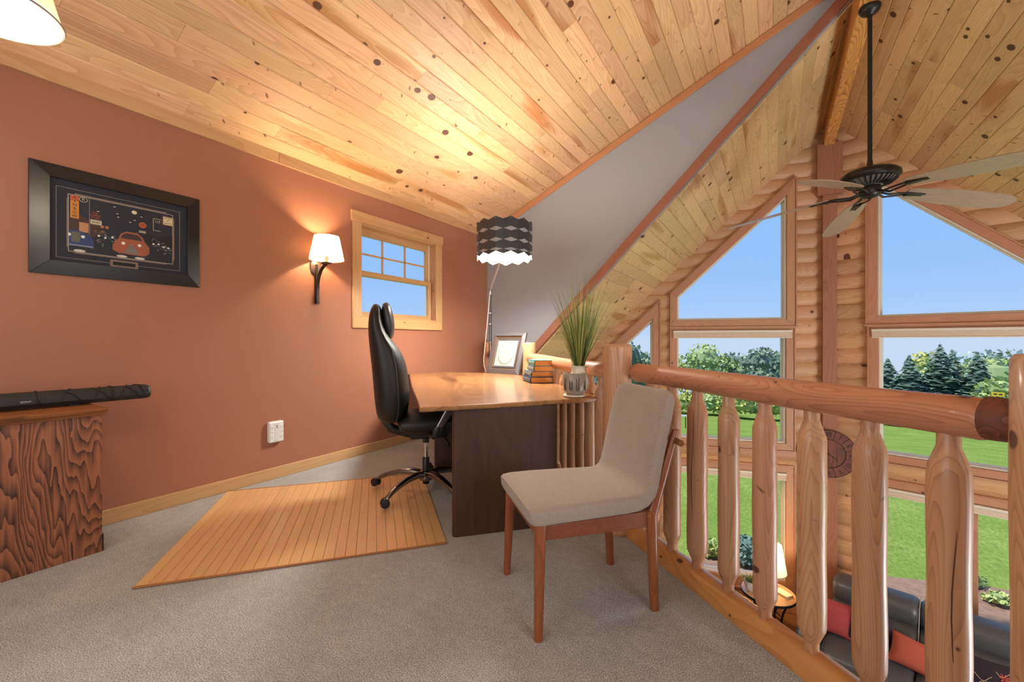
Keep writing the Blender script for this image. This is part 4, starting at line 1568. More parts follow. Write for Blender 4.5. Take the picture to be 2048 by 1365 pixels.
mb.loft([[cyl(2 * pi * k / nS, zz(k, DB - 0.012, 0.014), DR - .006) for k in range(nS)], [cyl(2 * pi * k / nS, DT - .03, DR - .006) for k in range(nS)]], cap=False)
mb.build('white_lining', M_DIN, fl_)
mb = MB().lathe([(0.0, 1.975), (DR - .01, 1.975)], 28, cap=False)
mb.build('diffuser_disc', M_DIN, fl_)
for k in range(nS // 2):
    a = 2 * pi * (2 * k + 1) / nS
    for z in (DT - 0.006,):
        MB().lathe([(0.0, -.004), (0.004, -.003), (0.004, .003), (0.0, .004)], 6, c=cyl(a, z, DR + .003), cap=False).build('rivet', M_CHROME, fl_)
M_PALEROD = plain('pale_rod', (206, 202, 198), 0.35, metal=0.3)
# arm, joint, pole (two tubes), base
JX = Vector((-2.93, 4.27, 0)) - LC
jz = 1.74
MB().tube([(-0.10, 0.12, 1.965), (JX.x, JX.y, jz)], 0.011, 8).build('arm', M_PALEROD, fl_, smooth=True)
MB().tube([(0, 0, 1.962), (-0.10, 0.12, 1.965)], 0.007, 8).build('arm', M_STEEL, fl_, smooth=True)
MB().lathe([(0.012, jz - .06), (0.016, jz - .05), (0.016, jz + .01), (0.010, jz + .02)], 12, c=(JX.x, JX.y, 0)).build('joint', M_CHROME, fl_, smooth=True)
for dx in (-0.018, 0.018):
    MB().tube([(JX.x + dx * .85, JX.y + dx * .5, 0.02), (JX.x + dx * .5, JX.y + dx * .3, jz - .05)], 0.0065, 8).build('pole', plain('dark_pole', (60, 60, 64), 0.3, metal=0.7), fl_, smooth=True)
for z in (0.85, 1.1, 1.32, 1.45):
    MB().lathe([(0.022, z), (0.022, z + .012)], 12, c=(JX.x, JX.y, 0)).build('pole_clip', M_CHROME, fl_, smooth=True)
MB().lathe([(0.16, 0.0), (0.16, 0.015), (0.14, 0.022), (0.02, 0.028), (0.015, 0.05)], 28, c=(JX.x, JX.y, 0)).build('base', M_STEEL, fl_, smooth=True)
cpts = [(JX.x + .01, JX.y - .02, jz - .02), (JX.x - .01, JX.y - .03, 1.45), (JX.x - .035, JX.y - .045, 1.15), (JX.x - .055, JX.y - .06, 0.90), (JX.x - .05, JX.y - .06, 0.82), (JX.x - .03, JX.y - .04, 0.74), (JX.x - .03, JX.y - .03, 0.3), (JX.x - .05, JX.y - .05, 0.02)]
MB().tube(cpts, 0.005, 6).build('power_cord', plain('pale_cord', (214, 190, 172), 0.5), fl_, smooth=True)
dl_ = lamp('AREA', 'drum_lamp_light', (LC.x, LC.y, 1.960), 78, (1.0, 0.94, 0.85), 0.42, rot=(0, 0, 0))
dl_.data.shape = 'DISK'
lamp('POINT', 'drum_lamp_uplight', (LC.x, LC.y, 2.10), 14, (1.0, 0.94, 0.85), 0.08)

# ================================================================ PENDANT SHADE AT UPPER LEFT
PC = Vector((-2.105, 0.278, 0))
pz = 2.165
pd = thing('pendant_lamp', 'lit cream cone shade hanging close to the viewer in the upper left corner', 'lamp', (PC.x, PC.y, 0))
mb = MB().lathe([(0.172, pz), (0.110, pz + 0.235)], 48, cap=False)
ps = mb.build('lamp_shade', M_LSH, pd, smooth=True)
M_PRIM = plain('grey_shade_trim', (150, 138, 128), 0.8)
MB().tube([(0.1725 * cos(a), 0.1725 * sin(a), pz + .002) for a in [2 * pi * i / 48 for i in range(49)]], 0.004, 6, cap=False).build('shade_trim', M_PRIM, ps, smooth=True)
MB().tube([(0.1105 * cos(a), 0.1105 * sin(a), pz + .233) for a in [2 * pi * i / 48 for i in range(49)]], 0.003, 6, cap=False).build('shade_trim', M_PRIM, ps, smooth=True)
MB().lathe([(0.0, pz + 0.012), (0.165, pz + 0.012)], 40, cap=False).build('diffuser_disc', plain('warm_diffuser', (255, 244, 220), 0.6, emit=(255, 240, 210), estr=1.6), pd)
MB().tube([(-0.160, 0.0, pz + 0.010), (0.160, 0.0, pz + 0.010)], 0.002, 6).build('spider_wire', M_IRON, pd)
MB().lathe([(0.012, pz + .10), (0.022, pz + .13), (0.024, pz + .16), (0.014, pz + .19)], 14).build('bulb', M_BULB, pd, smooth=True)
zc_ = DZ(PC.x)
MB().tube([(0, 0, pz + .19), (0, 0, zc_ - 0.02)], 0.006, 8).build('stem', M_IRON, pd, smooth=True)
MB().lathe([(0.06, zc_ - 0.06), (0.055, zc_ - 0.075), (0.02, zc_ - 0.085)], 20).build('canopy', M_IRON, pd, smooth=True)
lamp('POINT', 'pendant_light', (PC.x, PC.y, pz - 0.06), 14, (1.0, 0.86, 0.66), 0.10)

# ================================================================ THINGS ON THE DESK
DTZ = 0.7625
# picture frame
M_PEW = plain('pewter_frame', (118, 116, 122), 0.3, metal=0.6, noise=0.2, nscale=60)
bl = Vector((-2.77, 3.95, DTZ))
br = Vector((-2.315, 3.90, DTZ))
ax = (br - bl)
FWd = ax.length
ang = atan2(ax.y, ax.x)
tf = thing('tabletop_frame', 'pewter picture frame with an oval cream engraving, leaning back on the desk', 'picture', bl, ang)
FL_ = 0.475
tilt = atan2(0.15, 0.45)
RM = Matrix.Rotation(-tilt, 4, 'X')


def fpart(name, mb, mat, parent=None, **k):
    mb.xform(RM)
    return mb.build(name, mat, parent or tf, **k)


def mitre_ring(W_, H_, b0, b1, y0, y1, mat, name, **k):
    O = [(b0, b0), (W_ - b0, b0), (W_ - b0, H_ - b0), (b0, H_ - b0)]
    I = [(b1, b1), (W_ - b1, b1), (W_ - b1, H_ - b1), (b1, H_ - b1)]
    for i in range(4):
        j = (i + 1) % 4
        q = [O[i], O[j], I[j], I[i]]
        hh = [y0, y0, y1, y1]
        mb = MB().hexa([(x, 0.02, z) for x, z in q], [(x, -h_, z) for (x, z), h_ in zip(q, hh)])
        fpart(name, mb, mat, **k)


mitre_ring(FWd, FL_, 0.0, 0.042, 0.004, 0.016, M_PEW, 'outer_moulding', bevel=0.002)
mitre_ring(FWd, FL_, 0.042, 0.072, 0.004, -0.004, plain('bronze_cove', (120, 98, 82), 0.35, metal=0.6), 'cove_moulding', bevel=0.001)
mitre_ring(FWd, FL_, 0.072, 0.092, 0.006, 0.0, M_PEW, 'inner_moulding', bevel=0.002)
fpart('art_paper', MB().box(0.09, FWd - 0.09, 0.004, 0.012, 0.09, FL_ - 0.09), plain('ivory_paper', (172, 164, 150), 0.7))
M_INK = plain('sepia_ink', (84, 74, 64), 0.8)
cx_, cz_ = FWd / 2, FL_ / 2
ra, rb_ = 0.108, 0.128


def on_art(pts, r, name='oval_line', n=5):
    mb = MB().tube([(x, 0.0035, z) for x, z in pts], r, n, cap=True)
    return fpart(name, mb, M_INK)


on_art([(cx_ + ra * cos(a), cz_ + rb_ * sin(a)) for a in [2 * pi * i / 40 for i in range(41)]], 0.0018)
for i in range(24):
    a = pi + 0.35 + (pi - 0.7) * i / 23
    x, z = cx_ + ra * .98 * cos(a), cz_ + rb_ * .98 * sin(a)
    on_art([(x - .007, z + .006 * (-1) ** i), (x, z), (x + .007, z + .006 * (-1) ** (i + 1))], 0.0016, 'laurel_leaf', 4)
rn = random.Random(3)
for i in range(34):
    x, z = cx_ + rn.gauss(0.01, 0.032), cz_ + rn.gauss(0.0, 0.03)
    on_art([(x, z), (x + rn.uniform(-.014, .014), z + rn.uniform(-.01, .01))], 0.0011, 'engraving_stroke', 4)
mb = MB().box(cx_ - 0.03, cx_ + 0.03, 0.0, 0.0, 0, 0)
MB().hexa([(cx_ - .04, 0.02 + 0.10, 0.30), (cx_ + .04, 0.02 + 0.10, 0.30), (cx_ + .04, 0.112, 0.30), (cx_ - .04, 0.112, 0.30)],
          [(cx_ - .04, 0.20, 0.002), (cx_ + .04, 0.20, 0.002), (cx_ + .04, 0.192, 0.002), (cx_ - .04, 0.192, 0.002)]).build('easel_back', plain('black_card', (30, 30, 32), 0.8), tf)

# books
BP = Vector((-1.756, 3.158, 0))     # front corner, spine goes to the left, fore-edge to the right
sd = (Vector((-2.008, 3.426, 0)) - BP).normalized()
pdv = Vector((-sd.y, sd.x, 0))
if pdv.x < 0:
    pdv = -pdv
bang = atan2(sd.y, sd.x)
z = DTZ
specs = [('bottom', (44, 58, 92), 0.285, 0.20, 0.050, 0.0, 0.0, 'navy cloth book with gilt spine, bottom of the stack on the desk', True),
         ('third', (92, 100, 108), 0.265, 0.195, 0.047, 0.02, 0.012, 'grey-blue banded book, second from the bottom of the desk stack', True),
         ('second', (108, 120, 124), 0.225, 0.175, 0.047, 0.005, 0.030, 'slate book with pale bands, third up in the desk stack', False),
         ('top', (72, 136, 132), 0.215, 0.175, 0.050, 0.0, 0.034, 'teal cloth book on top of the desk stack', True)]
M_PAGES = plain('amber_page_edges', (214, 140, 66), 0.7, noise=0.12, nscale=160)
M_GILT = plain('gilt', (196, 190, 160), 0.5)
for (nm, col, L_, D_, T_, jx, jy, lab, lines) in specs:
    P0 = BP + sd * jx + pdv * jy
    bk = thing('book', lab, 'book', (P0.x, P0.y, z), bang, group='books stacked on the desk')
    M_C = plain('cloth_' + nm, col, 0.7, bump=0.1, bscale=600)
    # local x along spine, local y: pdv or -pdv
    s_ = 1 if (Matrix.Rotation(-bang, 3, 'Z') @ pdv).y > 0 else -1
    yb = lambda a, b: (min(a * s_, b * s_), max(a * s_, b * s_))
    y0_, y1_ = yb(0.0, D_)
    rbox(0, L_, y0_, y1_, 0.0, 0.004).build('cover', M_C, bk, bevel=0.001)
    rbox(0, L_, y0_, y1_, T_ - 0.004, T_).build('cover', M_C, bk, bevel=0.001)
    mb = MB()
    n = 7
    sec = [(s_ * (0.012 - 0.012 * cos((i / n - .5) * pi * 0.98)) - s_ * 0.0, T_ * i / n) for i in range(n + 1)]
    sec = [(s_ * (0.010 * (1 - sin(pi * i / n))) - s_ * 0.004, T_ * i / n) for i in range(n + 1)]
    out = [(0, y, z_) for y, z_ in sec] + [(0, y + s_ * 0.004, z_) for y, z_ in sec[::-1]]
    mb.hexa(out, [(L_, y, z_) for _, y, z_ in out])
    sp = mb.build('spine', M_C, bk, smooth=True)
    y0_, y1_ = yb(0.008, D_ - 0.005)
    rbox(0.004, L_ - 0.004, y0_, y1_, 0.004, T_ - 0.004).build('page_block', M_PAGES, bk)
    k = 7 if not lines else 6
    for i in range(k):
        xx = L_ * (0.1 + 0.8 * i / (k - 1))
        y0_, y1_ = yb(-0.0055, -0.002)
        rbox(xx - 0.0018, xx + 0.0018, y0_, y1_, T_ * 0.18, T_ * 0.82).build('spine_band', M_GILT, sp)
    z += T_

# potted grass
M_POT = plain('taupe_stoneware', (150, 138, 124), 0.3, noise=0.06, nscale=30)
M_POTC = plain('cream_stoneware', (226, 214, 190), 0.3)
M_SOIL = plain('dark_soil', (36, 28, 22), 0.95)
pt = thing('potted_grass', 'taupe leaf-patterned pot of tall wispy green grass on the desk corner', 'plant', (-1.10, 2.56, DTZ))
MB().lathe([(0.0, 0.0), (0.062, 0.0), (0.072, 0.004), (0.074, 0.012), (0.066, 0.016), (0.0, 0.014)], 32, cap=False).build('saucer', M_POTC, pt, smooth=True)
MB().lathe([(0.045, 0.016), (0.060, 0.022), (0.070, 0.045), (0.0735, 0.08), (0.0735, 0.148), (0.070, 0.152), (0.068, 0.148), (0.067, 0.08), (0.04, 0.03)], 36).build('outer_pot', M_POT, pt, smooth=True)
jug = MB().lathe([(0.05, 0.02), (0.062, 0.045), (0.068, 0.075), (0.067, 0.10), (0.060, 0.13), (0.050, 0.152), (0.047, 0.168), (0.050, 0.182), (0.060, 0.196), (0.057, 0.197), (0.044, 0.180), (0.042, 0.165)], 32, c=(0.006, 0.060, 0))
jug.build('cream_jug', M_POTC, pt, smooth=True)
MB().lathe([(0.0, 0.178), (0.043, 0.178)], 20, c=(0.006, 0.060, 0), cap=False).build('soil', M_SOIL, pt)
M_LEAFD = plain('painted_leaf', (44, 40, 44), 0.5)
viewa = atan2(0 - 2.56, 0 + 1.10)
for k, (da, hh) in enumerate(((0.28, 0.088), (-0.30, 0.06), (-0.95, 0.085), (1.15, 0.06), (2.2, 0.08), (3.2, 0.07))):
    a0 = viewa + da
    mb = MB()

    def onpot(da_, z_, rr=0.0742):
        return (rr * cos(a0 + da_), rr * sin(a0 + da_), z_)
    for i in range(5):
        zz = 0.040 + i * hh / 5.5
        for s_ in (-1, 1):
            p = [onpot(0.02 * s_, zz), onpot(0.11 * s_, zz + 0.009), onpot(0.17 * s_, zz + 0.024), onpot(0.07 * s_, zz + 0.017)]
            q = [onpot(0.02 * s_, zz, 0.0728), onpot(0.11 * s_, zz + 0.009, 0.0728), onpot(0.17 * s_, zz + 0.024, 0.0728), onpot(0.07 * s_, zz + 0.017, 0.0728)]
            mb.hexa(p, q)
    mb.hexa([onpot(-0.02, 0.04 + hh), onpot(0.02, 0.04 + hh), onpot(0, 0.04 + hh + 0.02)], [onpot(-0.02, 0.04 + hh, .0728), onpot(0.02, 0.04 + hh, .0728), onpot(0, 0.04 + hh + 0.02, .0728)])
    mb.build('painted_sprig', M_LEAFD if k < 3 else M_LEAFD, pt)


def blade(mb, base, az, lean, L, w, droop, seg=6, twist=0.0):
    p = Vector(base)
    el = radians(90) - lean
    pts = []
    for i in range(seg + 1):
        t_ = i / seg
        pts.append((p.copy(), w * (1 - t_ ** 1.6) * 0.5 + 0.0002))
        e2 = el - droop * t_ * t_
        p = p + Vector((cos(az) * cos(e2), sin(az) * cos(e2), sin(e2))) * (L / seg)
    sd_ = Vector((-sin(az + twist), cos(az + twist), 0))
    v = []
    for (q, ww) in pts:
        v += [tuple(q - sd_ * ww), tuple(q + sd_ * ww)]
    f = [(2 * i, 2 * i + 1, 2 * i + 3, 2 * i + 2) for i in range(seg)]
    mb.add(v, f)


rn = random.Random(12)
GR = [plain('grass_deep', (84, 112, 58), 0.6), plain('grass_mid', (126, 150, 74), 0.6), plain('grass_olive', (176, 172, 88), 0.6), plain('grass_dry', (126, 92, 62), 0.6)]
for gi, (cnt, nm) in enumerate(((100, 'deep_green_blades'), (80, 'green_blades'), (90, 'olive_blades'), (40, 'dry_blades'))):
    mb = MB()
    for k in range(cnt):
        az = rn.uniform(0, 2 * pi)
        q = rn.random()
        lean = radians(2 + 21 * q + (8 if rn.random() < .12 else 0))
        L = rn.uniform(0.32, 0.70) * (1 - 0.22 * q)
        rr = rn.uniform(0, 0.034)
        blade(mb, (0.006 + rr * cos(az), 0.060 + rr * sin(az), 0.175), az, lean, L, rn.uniform(0.004, 0.0078) if gi < 3 else 0.0026, rn.uniform(0.0, 0.45), twist=rn.uniform(-1.5, 1.5))
    if gi == 0:
        for az, L in ((viewa + 1.7, 0.26), (viewa - 1.6, 0.24), (viewa - 1.9, 0.22), (viewa + 1.4, 0.24), (viewa + 2.4, 0.2)):
            blade(mb, (0.006, 0.060, 0.18), az, radians(35), L, 0.003, 1.6, 10)
    tag(mb.build(nm, GR[gi], pt), kind='stuff')

# ================================================================ CEILING FAN
M_FANB = plain('fan_black_bronze', (44, 42, 40), 0.38, metal=0.5)
M_BLADE = wood('fan_blade_wood', (168, 146, 124), (136, 112, 92), 'X', ring=14, mix=0.4, knots=0.0, vary=0.02, rough=0.35, gs=9, stretch=0.08)
fan = thing('ceiling_fan', 'black five-blade ceiling fan on a long downrod from the ridge beam', 'ceiling fan', (0.69, 4.70, 0))
MB().lathe([(0.075, 3.964), (0.078, 3.945), (0.060, 3.915), (0.030, 3.90), (0.022, 3.89)], 28).build('canopy', M_FANB, fan, smooth=True)
MB().tube([(0, 0, 3.90), (0, 0, 2.60)], 0.0165, 14).build('downrod', M_FANB, fan, smooth=True)
MB().lathe([(0.018, 2.66), (0.024, 2.60), (0.040, 2.575), (0.10, 2.570), (0.175, 2.560), (0.205, 2.535), (0.207, 2.505), (0.185, 2.480)], 40).build('motor_housing', M_FANB, fan, smooth=True)
MB().lathe([(0.180, 2.483), (0.145, 2.455), (0.085, 2.440), (0.06, 2.43)], 36).build('vent_dome', plain('fan_grey', (120, 118, 114), 0.4, metal=0.5), fan, smooth=True)
for k in range(30):
    a = 2 * pi * k / 30
    mb = MB()
    mb.tube([(0.183 * cos(a), 0.183 * sin(a), 2.482), (0.147 * cos(a), 0.147 * sin(a), 2.451), (0.09 * cos(a), 0.09 * sin(a), 2.437)], [0.006, 0.006, 0.004], 5)
    mb.build('vent_rib', M_FANB, fan)
MB().lathe([(0.060, 2.455), (0.074, 2.43), (0.078, 2.40), (0.074, 2.365), (0.055, 2.345), (0.02, 2.335), (0.0, 2.334)], 28, cap=False).build('switch_cup', M_FANB, fan, smooth=True)
MB().lathe([(0.0, 2.326), (0.014, 2.328), (0.014, 2.338)], 14, cap=False).build('finial', M_FANB, fan, smooth=True)
for wdeg in (27, 99, 171, 243, 315):
    a = radians(wdeg)
    mb = MB()
    prof = [(0.28, 0.052), (0.32, 0.074), (0.45, 0.096), (0.65, 0.112), (0.85, 0.114), (1.0, 0.102), (1.07, 0.080), (1.11, 0.036)]
    pitch = radians(-11)
    up, dn = [], []
    droop = lambda r: 2.395 - 0.13 * (r - 0.1)
    v = []
    rows = []
    for (r, w) in prof:
        row = []
        for s_ in (-1, -0.33, 0.33, 1):
            y = s_ * w
            row.append((r, y * cos(pitch), droop(r) + y * sin(pitch)))
        rows.append(row)
    for dzz in (0.0, 0.007):
        for row in rows:
            v += [(x, y, z_ + dzz) for x, y, z_ in row]
    nR = len(rows)
    f = []
    for i in range(nR - 1):
        for j in range(3):
            a_ = i * 4 + j
            f.append((a_, a_ + 1, a_ + 5, a_ + 4))
            b_ = a_ + nR * 4
            f.append((b_, b_ + 4, b_ + 5, b_ + 1))
        for j in (0, 3):
            a_ = i * 4 + j
            b_ = a_ + nR * 4
            f.append((a_, a_ + 4, b_ + 4, b_))
    for i in (0, nR - 1):
        for j in range(3):
            a_ = i * 4 + j
            b_ = a_ + nR * 4
            f.append((a_, a_ + 1, b_ + 1, b_))
    mb.add(v, f)
    bl_ = mb.build('fan_blade', M_BLADE, fan, rot=(0, 0, a))
    mb = MB()
    for s_ in (-1, 1):
        mb.tube([(0.06, s_ * 0.010, 2.385), (0.13, s_ * 0.035, 2.355), (0.21, s_ * 0.036, 2.362), (0.29, s_ * 0.022, 2.368), (0.42, s_ * 0.018, 2.352)], [0.009, 0.009, 0.008, 0.008, 0.006], 8)
    mb.box(0.28, 0.43, -0.024, 0.024, 2.352, 2.362)
    mb.build('blade_iron', M_FANB, fan, smooth=True, rot=(0, 0, a))

# ================================================================ WALL CLOCK
M_CLK = wood('clock_wood', (128, 76, 60), (74, 42, 36), 'Z', ring=10, mix=0.6, knots=0.0, vary=0.15, rough=0.45, gs=8)
M_CLKD = plain('clock_dark', (44, 28, 28), 0.5)
ck = thing('wall_clock', 'large round dark wooden clock with Roman numerals on the prow post', 'clock', (XR - 0.02, 7.695, -0.51))
R0, R1 = 0.345, 0.205


def disc(mb, r, y0, y1, n=48):
    mb.hexa([(r * cos(2 * pi * i / n), y0, r * sin(2 * pi * i / n)) for i in range(n)], [(r * cos(2 * pi * i / n), y1, r * sin(2 * pi * i / n)) for i in range(n)])


mb = MB()
disc(mb, R0, -0.018, 0.0)
mb.build('back_disc', M_CLK, ck)
for k in range(12):
    mb = MB()
    a0, a1 = 2 * pi * (k - .5) / 12 + 0.012, 2 * pi * (k + .5) / 12 - 0.012
    q = [(R0 * .995 * cos(a0 + (a1 - a0) * i / 5), R0 * .995 * sin(a0 + (a1 - a0) * i / 5)) for i in range(6)] + [(R1 * cos(a1 + (a0 - a1) * i / 5), R1 * sin(a1 + (a0 - a1) * i / 5)) for i in range(6)]
    mb.hexa([(x, -0.018, z_) for x, z_ in q], [(x, -0.028, z_) for x, z_ in q])
    mb.build('dial_segment', M_CLK, ck)
for k in range(4):
    x0 = -R1 * .97 + k * R1 * .97 / 2
    x1 = x0 + R1 * .97 / 2 - 0.003
    q = [(x0 + (x1 - x0) * i / 5, -sqrt(max(0, (R1 * .98) ** 2 - (x0 + (x1 - x0) * i / 5) ** 2))) for i in range(6)]
    q2 = [(x, -z_) for x, z_ in q[::-1]]
    mb = MB().hexa([(x, -0.018, z_) for x, z_ in q + q2], [(x, -0.022, z_) for x, z_ in q + q2])
    mb.build('centre_plank', M_CLK, ck)
for r in (R1, R0 * .985):
    MB().tube([(r * cos(2 * pi * i / 48), -0.028, r * sin(2 * pi * i / 48)) for i in range(49)], 0.004, 6, cap=False).build('dial_ring', M_CLKD, ck, smooth=True)
for k, s in enumerate(('XII', 'I', 'II', 'III', 'IIII', 'V', 'VI', 'VII', 'VIII', 'IX', 'X', 'XI')):
    a = pi / 2 - 2 * pi * k / 12
    rm = (R0 + R1) / 2
    o = text_mesh('numeral', s, 0.105, M_CLKD, ck, (rm * cos(a), -0.0295, rm * sin(a)), (radians(90), -(a - pi / 2), 0), extrude=0.002, sx=0.62)
for (a, L) in ((radians(-38), 0.14), (radians(200), 0.10)):
    MB().tube([(0, -0.034, 0), (L * cos(a), -0.034, L * sin(a))], [0.006, 0.003], 6).build('clock_hand', M_CLKD, ck)
MB().tube([(0, -0.022, 0), (0, -0.038, 0)], 0.012, 12).build('hand_boss', M_CLKD, ck)

# ================================================================ LOWER ROOM FURNITURE
M_SOFA = plain('charcoal_leather', (84, 84, 86), 0.36, bump=0.1, bscale=60, noise=0.1, nscale=6)
M_STITCH = plain('pale_stitch', (190, 188, 184), 0.6)


def soft(name, x0, x1, y0, y1, z0, z1, mat, parent, r=0.06, p=5.0, sub=1):
    """pillowy box"""
    cx, cy, cz = (x0 + x1) / 2, (y0 + y1) / 2, (z0 + z1) / 2
    hx, hy, hz = (x1 - x0) / 2, (y1 - y0) / 2, (z1 - z0) / 2
    rings = []
    m = 10
    for k in range(m + 1):
        f_ = -1 + 2 * k / m
        sc = 0.93 + 0.07 * (1 - min(abs(f_), 0.999) ** 14) ** 0.4
        rings.append([(cx + hx * f_, cy + hy * sc * c, cz + hz * sc * s) for c, s in [superring2(2 * pi * i / 16, p) for i in range(16)]])
    return MB().loft(rings).build(name, mat, parent, smooth=True, sub=sub)


def superring2(a, p):
    ca, sa = cos(a), sin(a)
    q = (abs(ca) ** p + abs(sa) ** p) ** (-1 / p)
    return q * ca, q * sa


def sofa(name, label, loc, rz, xs, seats, D=1.08):
    s = thing(name, label, 'sofa', loc, rz)
    D = 1.40
    x0, x1 = xs
    aw = 0.24
    rbox(x0 + .02, x1 - .02, -D - 0.15, -0.42, 0.05, 0.30).build('base', M_SOFA, s, bevel=0.02)
    for (a, b) in ((x0, x0 + aw), (x1 - aw, x1)):
        soft('arm', a, b, -D - 0.18, -0.50, 0.06, 0.60, M_SOFA, s, p=6)
    w = (x1 - x0 - 2 * aw) / seats
    for k in range(seats):
        a, b = x0 + aw + k * w, x0 + aw + (k + 1) * w
        soft('seat_cushion', a - .012, b + .012, -D - 0.22, -0.75, 0.22, 0.47, M_SOFA, s, p=5)
        soft('back_cushion', a - .014, b + .014, -1.00, -0.58, 0.42, 0.74, M_SOFA, s, p=3.5)
        soft('back_cushion', a - .014, b + .014, -0.84, -0.44, 0.68, 1.00, M_SOFA, s, p=3.0)
        if k:
            MB().tube([(a, -0.56, 1.003), (a, -0.70, 0.995), (a, -0.80, 0.95), (a, -0.845, 0.85), (a, -0.90, 0.72), (a, -0.99, 0.62), (a, -1.005, 0.50)], 0.004, 5).build('contrast_stitch', M_STITCH, s)
    rbox(x0 + aw, x1 - aw, -0.62, -0.42, 0.10, 0.90).build('back_frame', M_SOFA, s, bevel=0.03)
    return s


sofa('sofa', 'charcoal leather sofa with cushions under the lower right window', (XR, YP, FZ), -TH, (-0.05, 2.95), 3)
MB().tube([(0, 0, 0)] * 2, 0.0, 3) if False else None
sofa('sofa', 'charcoal leather loveseat mostly hidden by balusters, left of the round table', (XR, YP, FZ), TH, (-4.0, -1.95), 2)


def pillow(label, px, pos, size, rot, mat, group='throw pillows on the charcoal sofa', deco=None):
    o_ = thing('throw_pillow', label, 'pillow', pos, rot=rot, group=group)
    w, h, t_ = size
    n = 12
    top_, bot_ = [], []

    def fn(u, v, s_):
        x = (u - .5) * w
        z_ = (v - .5) * h
        e_ = (1 - abs(2 * u - 1) ** 2.6) * (1 - abs(2 * v - 1) ** 2.6)
        pinch = 1 - 0.06 * (1 - abs(2 * u - 1) ** 2) * (abs(2 * v - 1)) ** 4
        return (x * (1 - 0.07 * (1 - (2 * v - 1) ** 2) * abs(2 * u - 1) ** 3), s_ * t_ * (max(e_, 0) ** 0.5) * 0.5, z_ * (1 - 0.07 * (1 - (2 * u - 1) ** 2) * abs(2 * v - 1) ** 3))
    mb = MB()
    mb.grid(lambda u, v: fn(u, v, -1), n, n)
    mb.grid(lambda u, v: fn(u, v, 1), n, n)
    b_ = mb.build('pillow_body', mat, o_, smooth=True)
    if deco:
        rn_ = random.Random(deco)
        M_P = plain('embroidered_pink', (200, 56, 96), 0.8)
        M_R = plain('embroidered_rust', (196, 74, 62), 0.8)
        M_T = plain('embroidered_tan', (196, 176, 140), 0.8)
        for (u0, v0, rr, mm) in ((0.32, 0.28, 0.14, M_R if deco % 2 else M_P), (0.70, 0.72, 0.11, M_P if deco % 2 else M_R)):
            for k in range(7):
                a = 2 * pi * k / 7 + deco
                pts = []
                for (q, wd_) in ((0.1, 0.02), (0.55, 0.16), (1.0, 0.0), (0.55, -0.16), (0.1, -0.02)):
                    uu = u0 + rr * (q * cos(a) - wd_ * sin(a))
                    vv = v0 + rr * (q * sin(a) + wd_ * cos(a))
                    p_ = fn(min(max(uu, .02), .98), min(max(vv, .02), .98), -1)
                    pts.append((p_[0], p_[1] - 0.003, p_[2]))
                MB().hexa(pts, [(x, y - .002, z_) for x, y, z_ in pts]).build('petal', mm, o_)
        for k in range(4):
            u0, v0 = rn_.uniform(.15, .6), rn_.uniform(.4, .9)
            pts = []
            for i in range(8):
                uu, vv = u0 + 0.045 * i, v0 + 0.07 * sin(i * .8 + k)
                p_ = fn(min(max(uu, .02), .98), min(max(vv, .02), .98), -1)
                pts.append((p_[0], p_[1] - 0.003, p_[2]))
            MB().tube(pts, 0.0028, 4).build('stitched_vine', M_T, o_)
    return o_


def RP(s, y, z):
    """right prow wall coordinates to world"""
    return (XR + s * CT + y * ST, YP - s * ST + y * CT, z)


M_REDP = plain('red_pillow_fabric', (170, 66, 66), 0.8, noise=0.18, nscale=90)
M_ORP = plain('coral_pillow_fabric', (186, 88, 68), 0.8, noise=0.15, nscale=90)
M_FLP = plain('plum_pillow_fabric', (46, 34, 46), 0.85)
tl = radians(-16)
pillow('crimson red throw pillow at the left end of the sofa', 0, RP(0.30, -1.16, FZ + 0.665), (0.40, 0.40, 0.16), (tl, 0.06, -TH + 0.15), M_REDP)
pillow('plum floral pillow behind the crimson one, half hidden by a baluster', 0, RP(0.62, -1.17, FZ + 0.70), (0.40, 0.44, 0.16), (tl, 0.10, -TH - 0.1), M_FLP, deco=3)
pillow('coral throw pillow leaning over, middle of the sofa', 0, RP(1.03, -1.24, FZ + 0.625), (0.44, 0.32, 0.15), (tl - .2, 0.12, -TH), M_ORP)
pillow('coral pillow between the two widest balusters, right part of the sofa', 0, RP(1.36, -1.24, FZ + 0.615), (0.36, 0.32, 0.14), (tl - .1, 0.05, -TH), M_ORP)
pillow('plum floral pillow with a large pink flower at the lower right', 0, RP(1.60, -1.26, FZ + 0.665), (0.42, 0.42, 0.15), (tl, -0.08, -TH), M_FLP, deco=4)

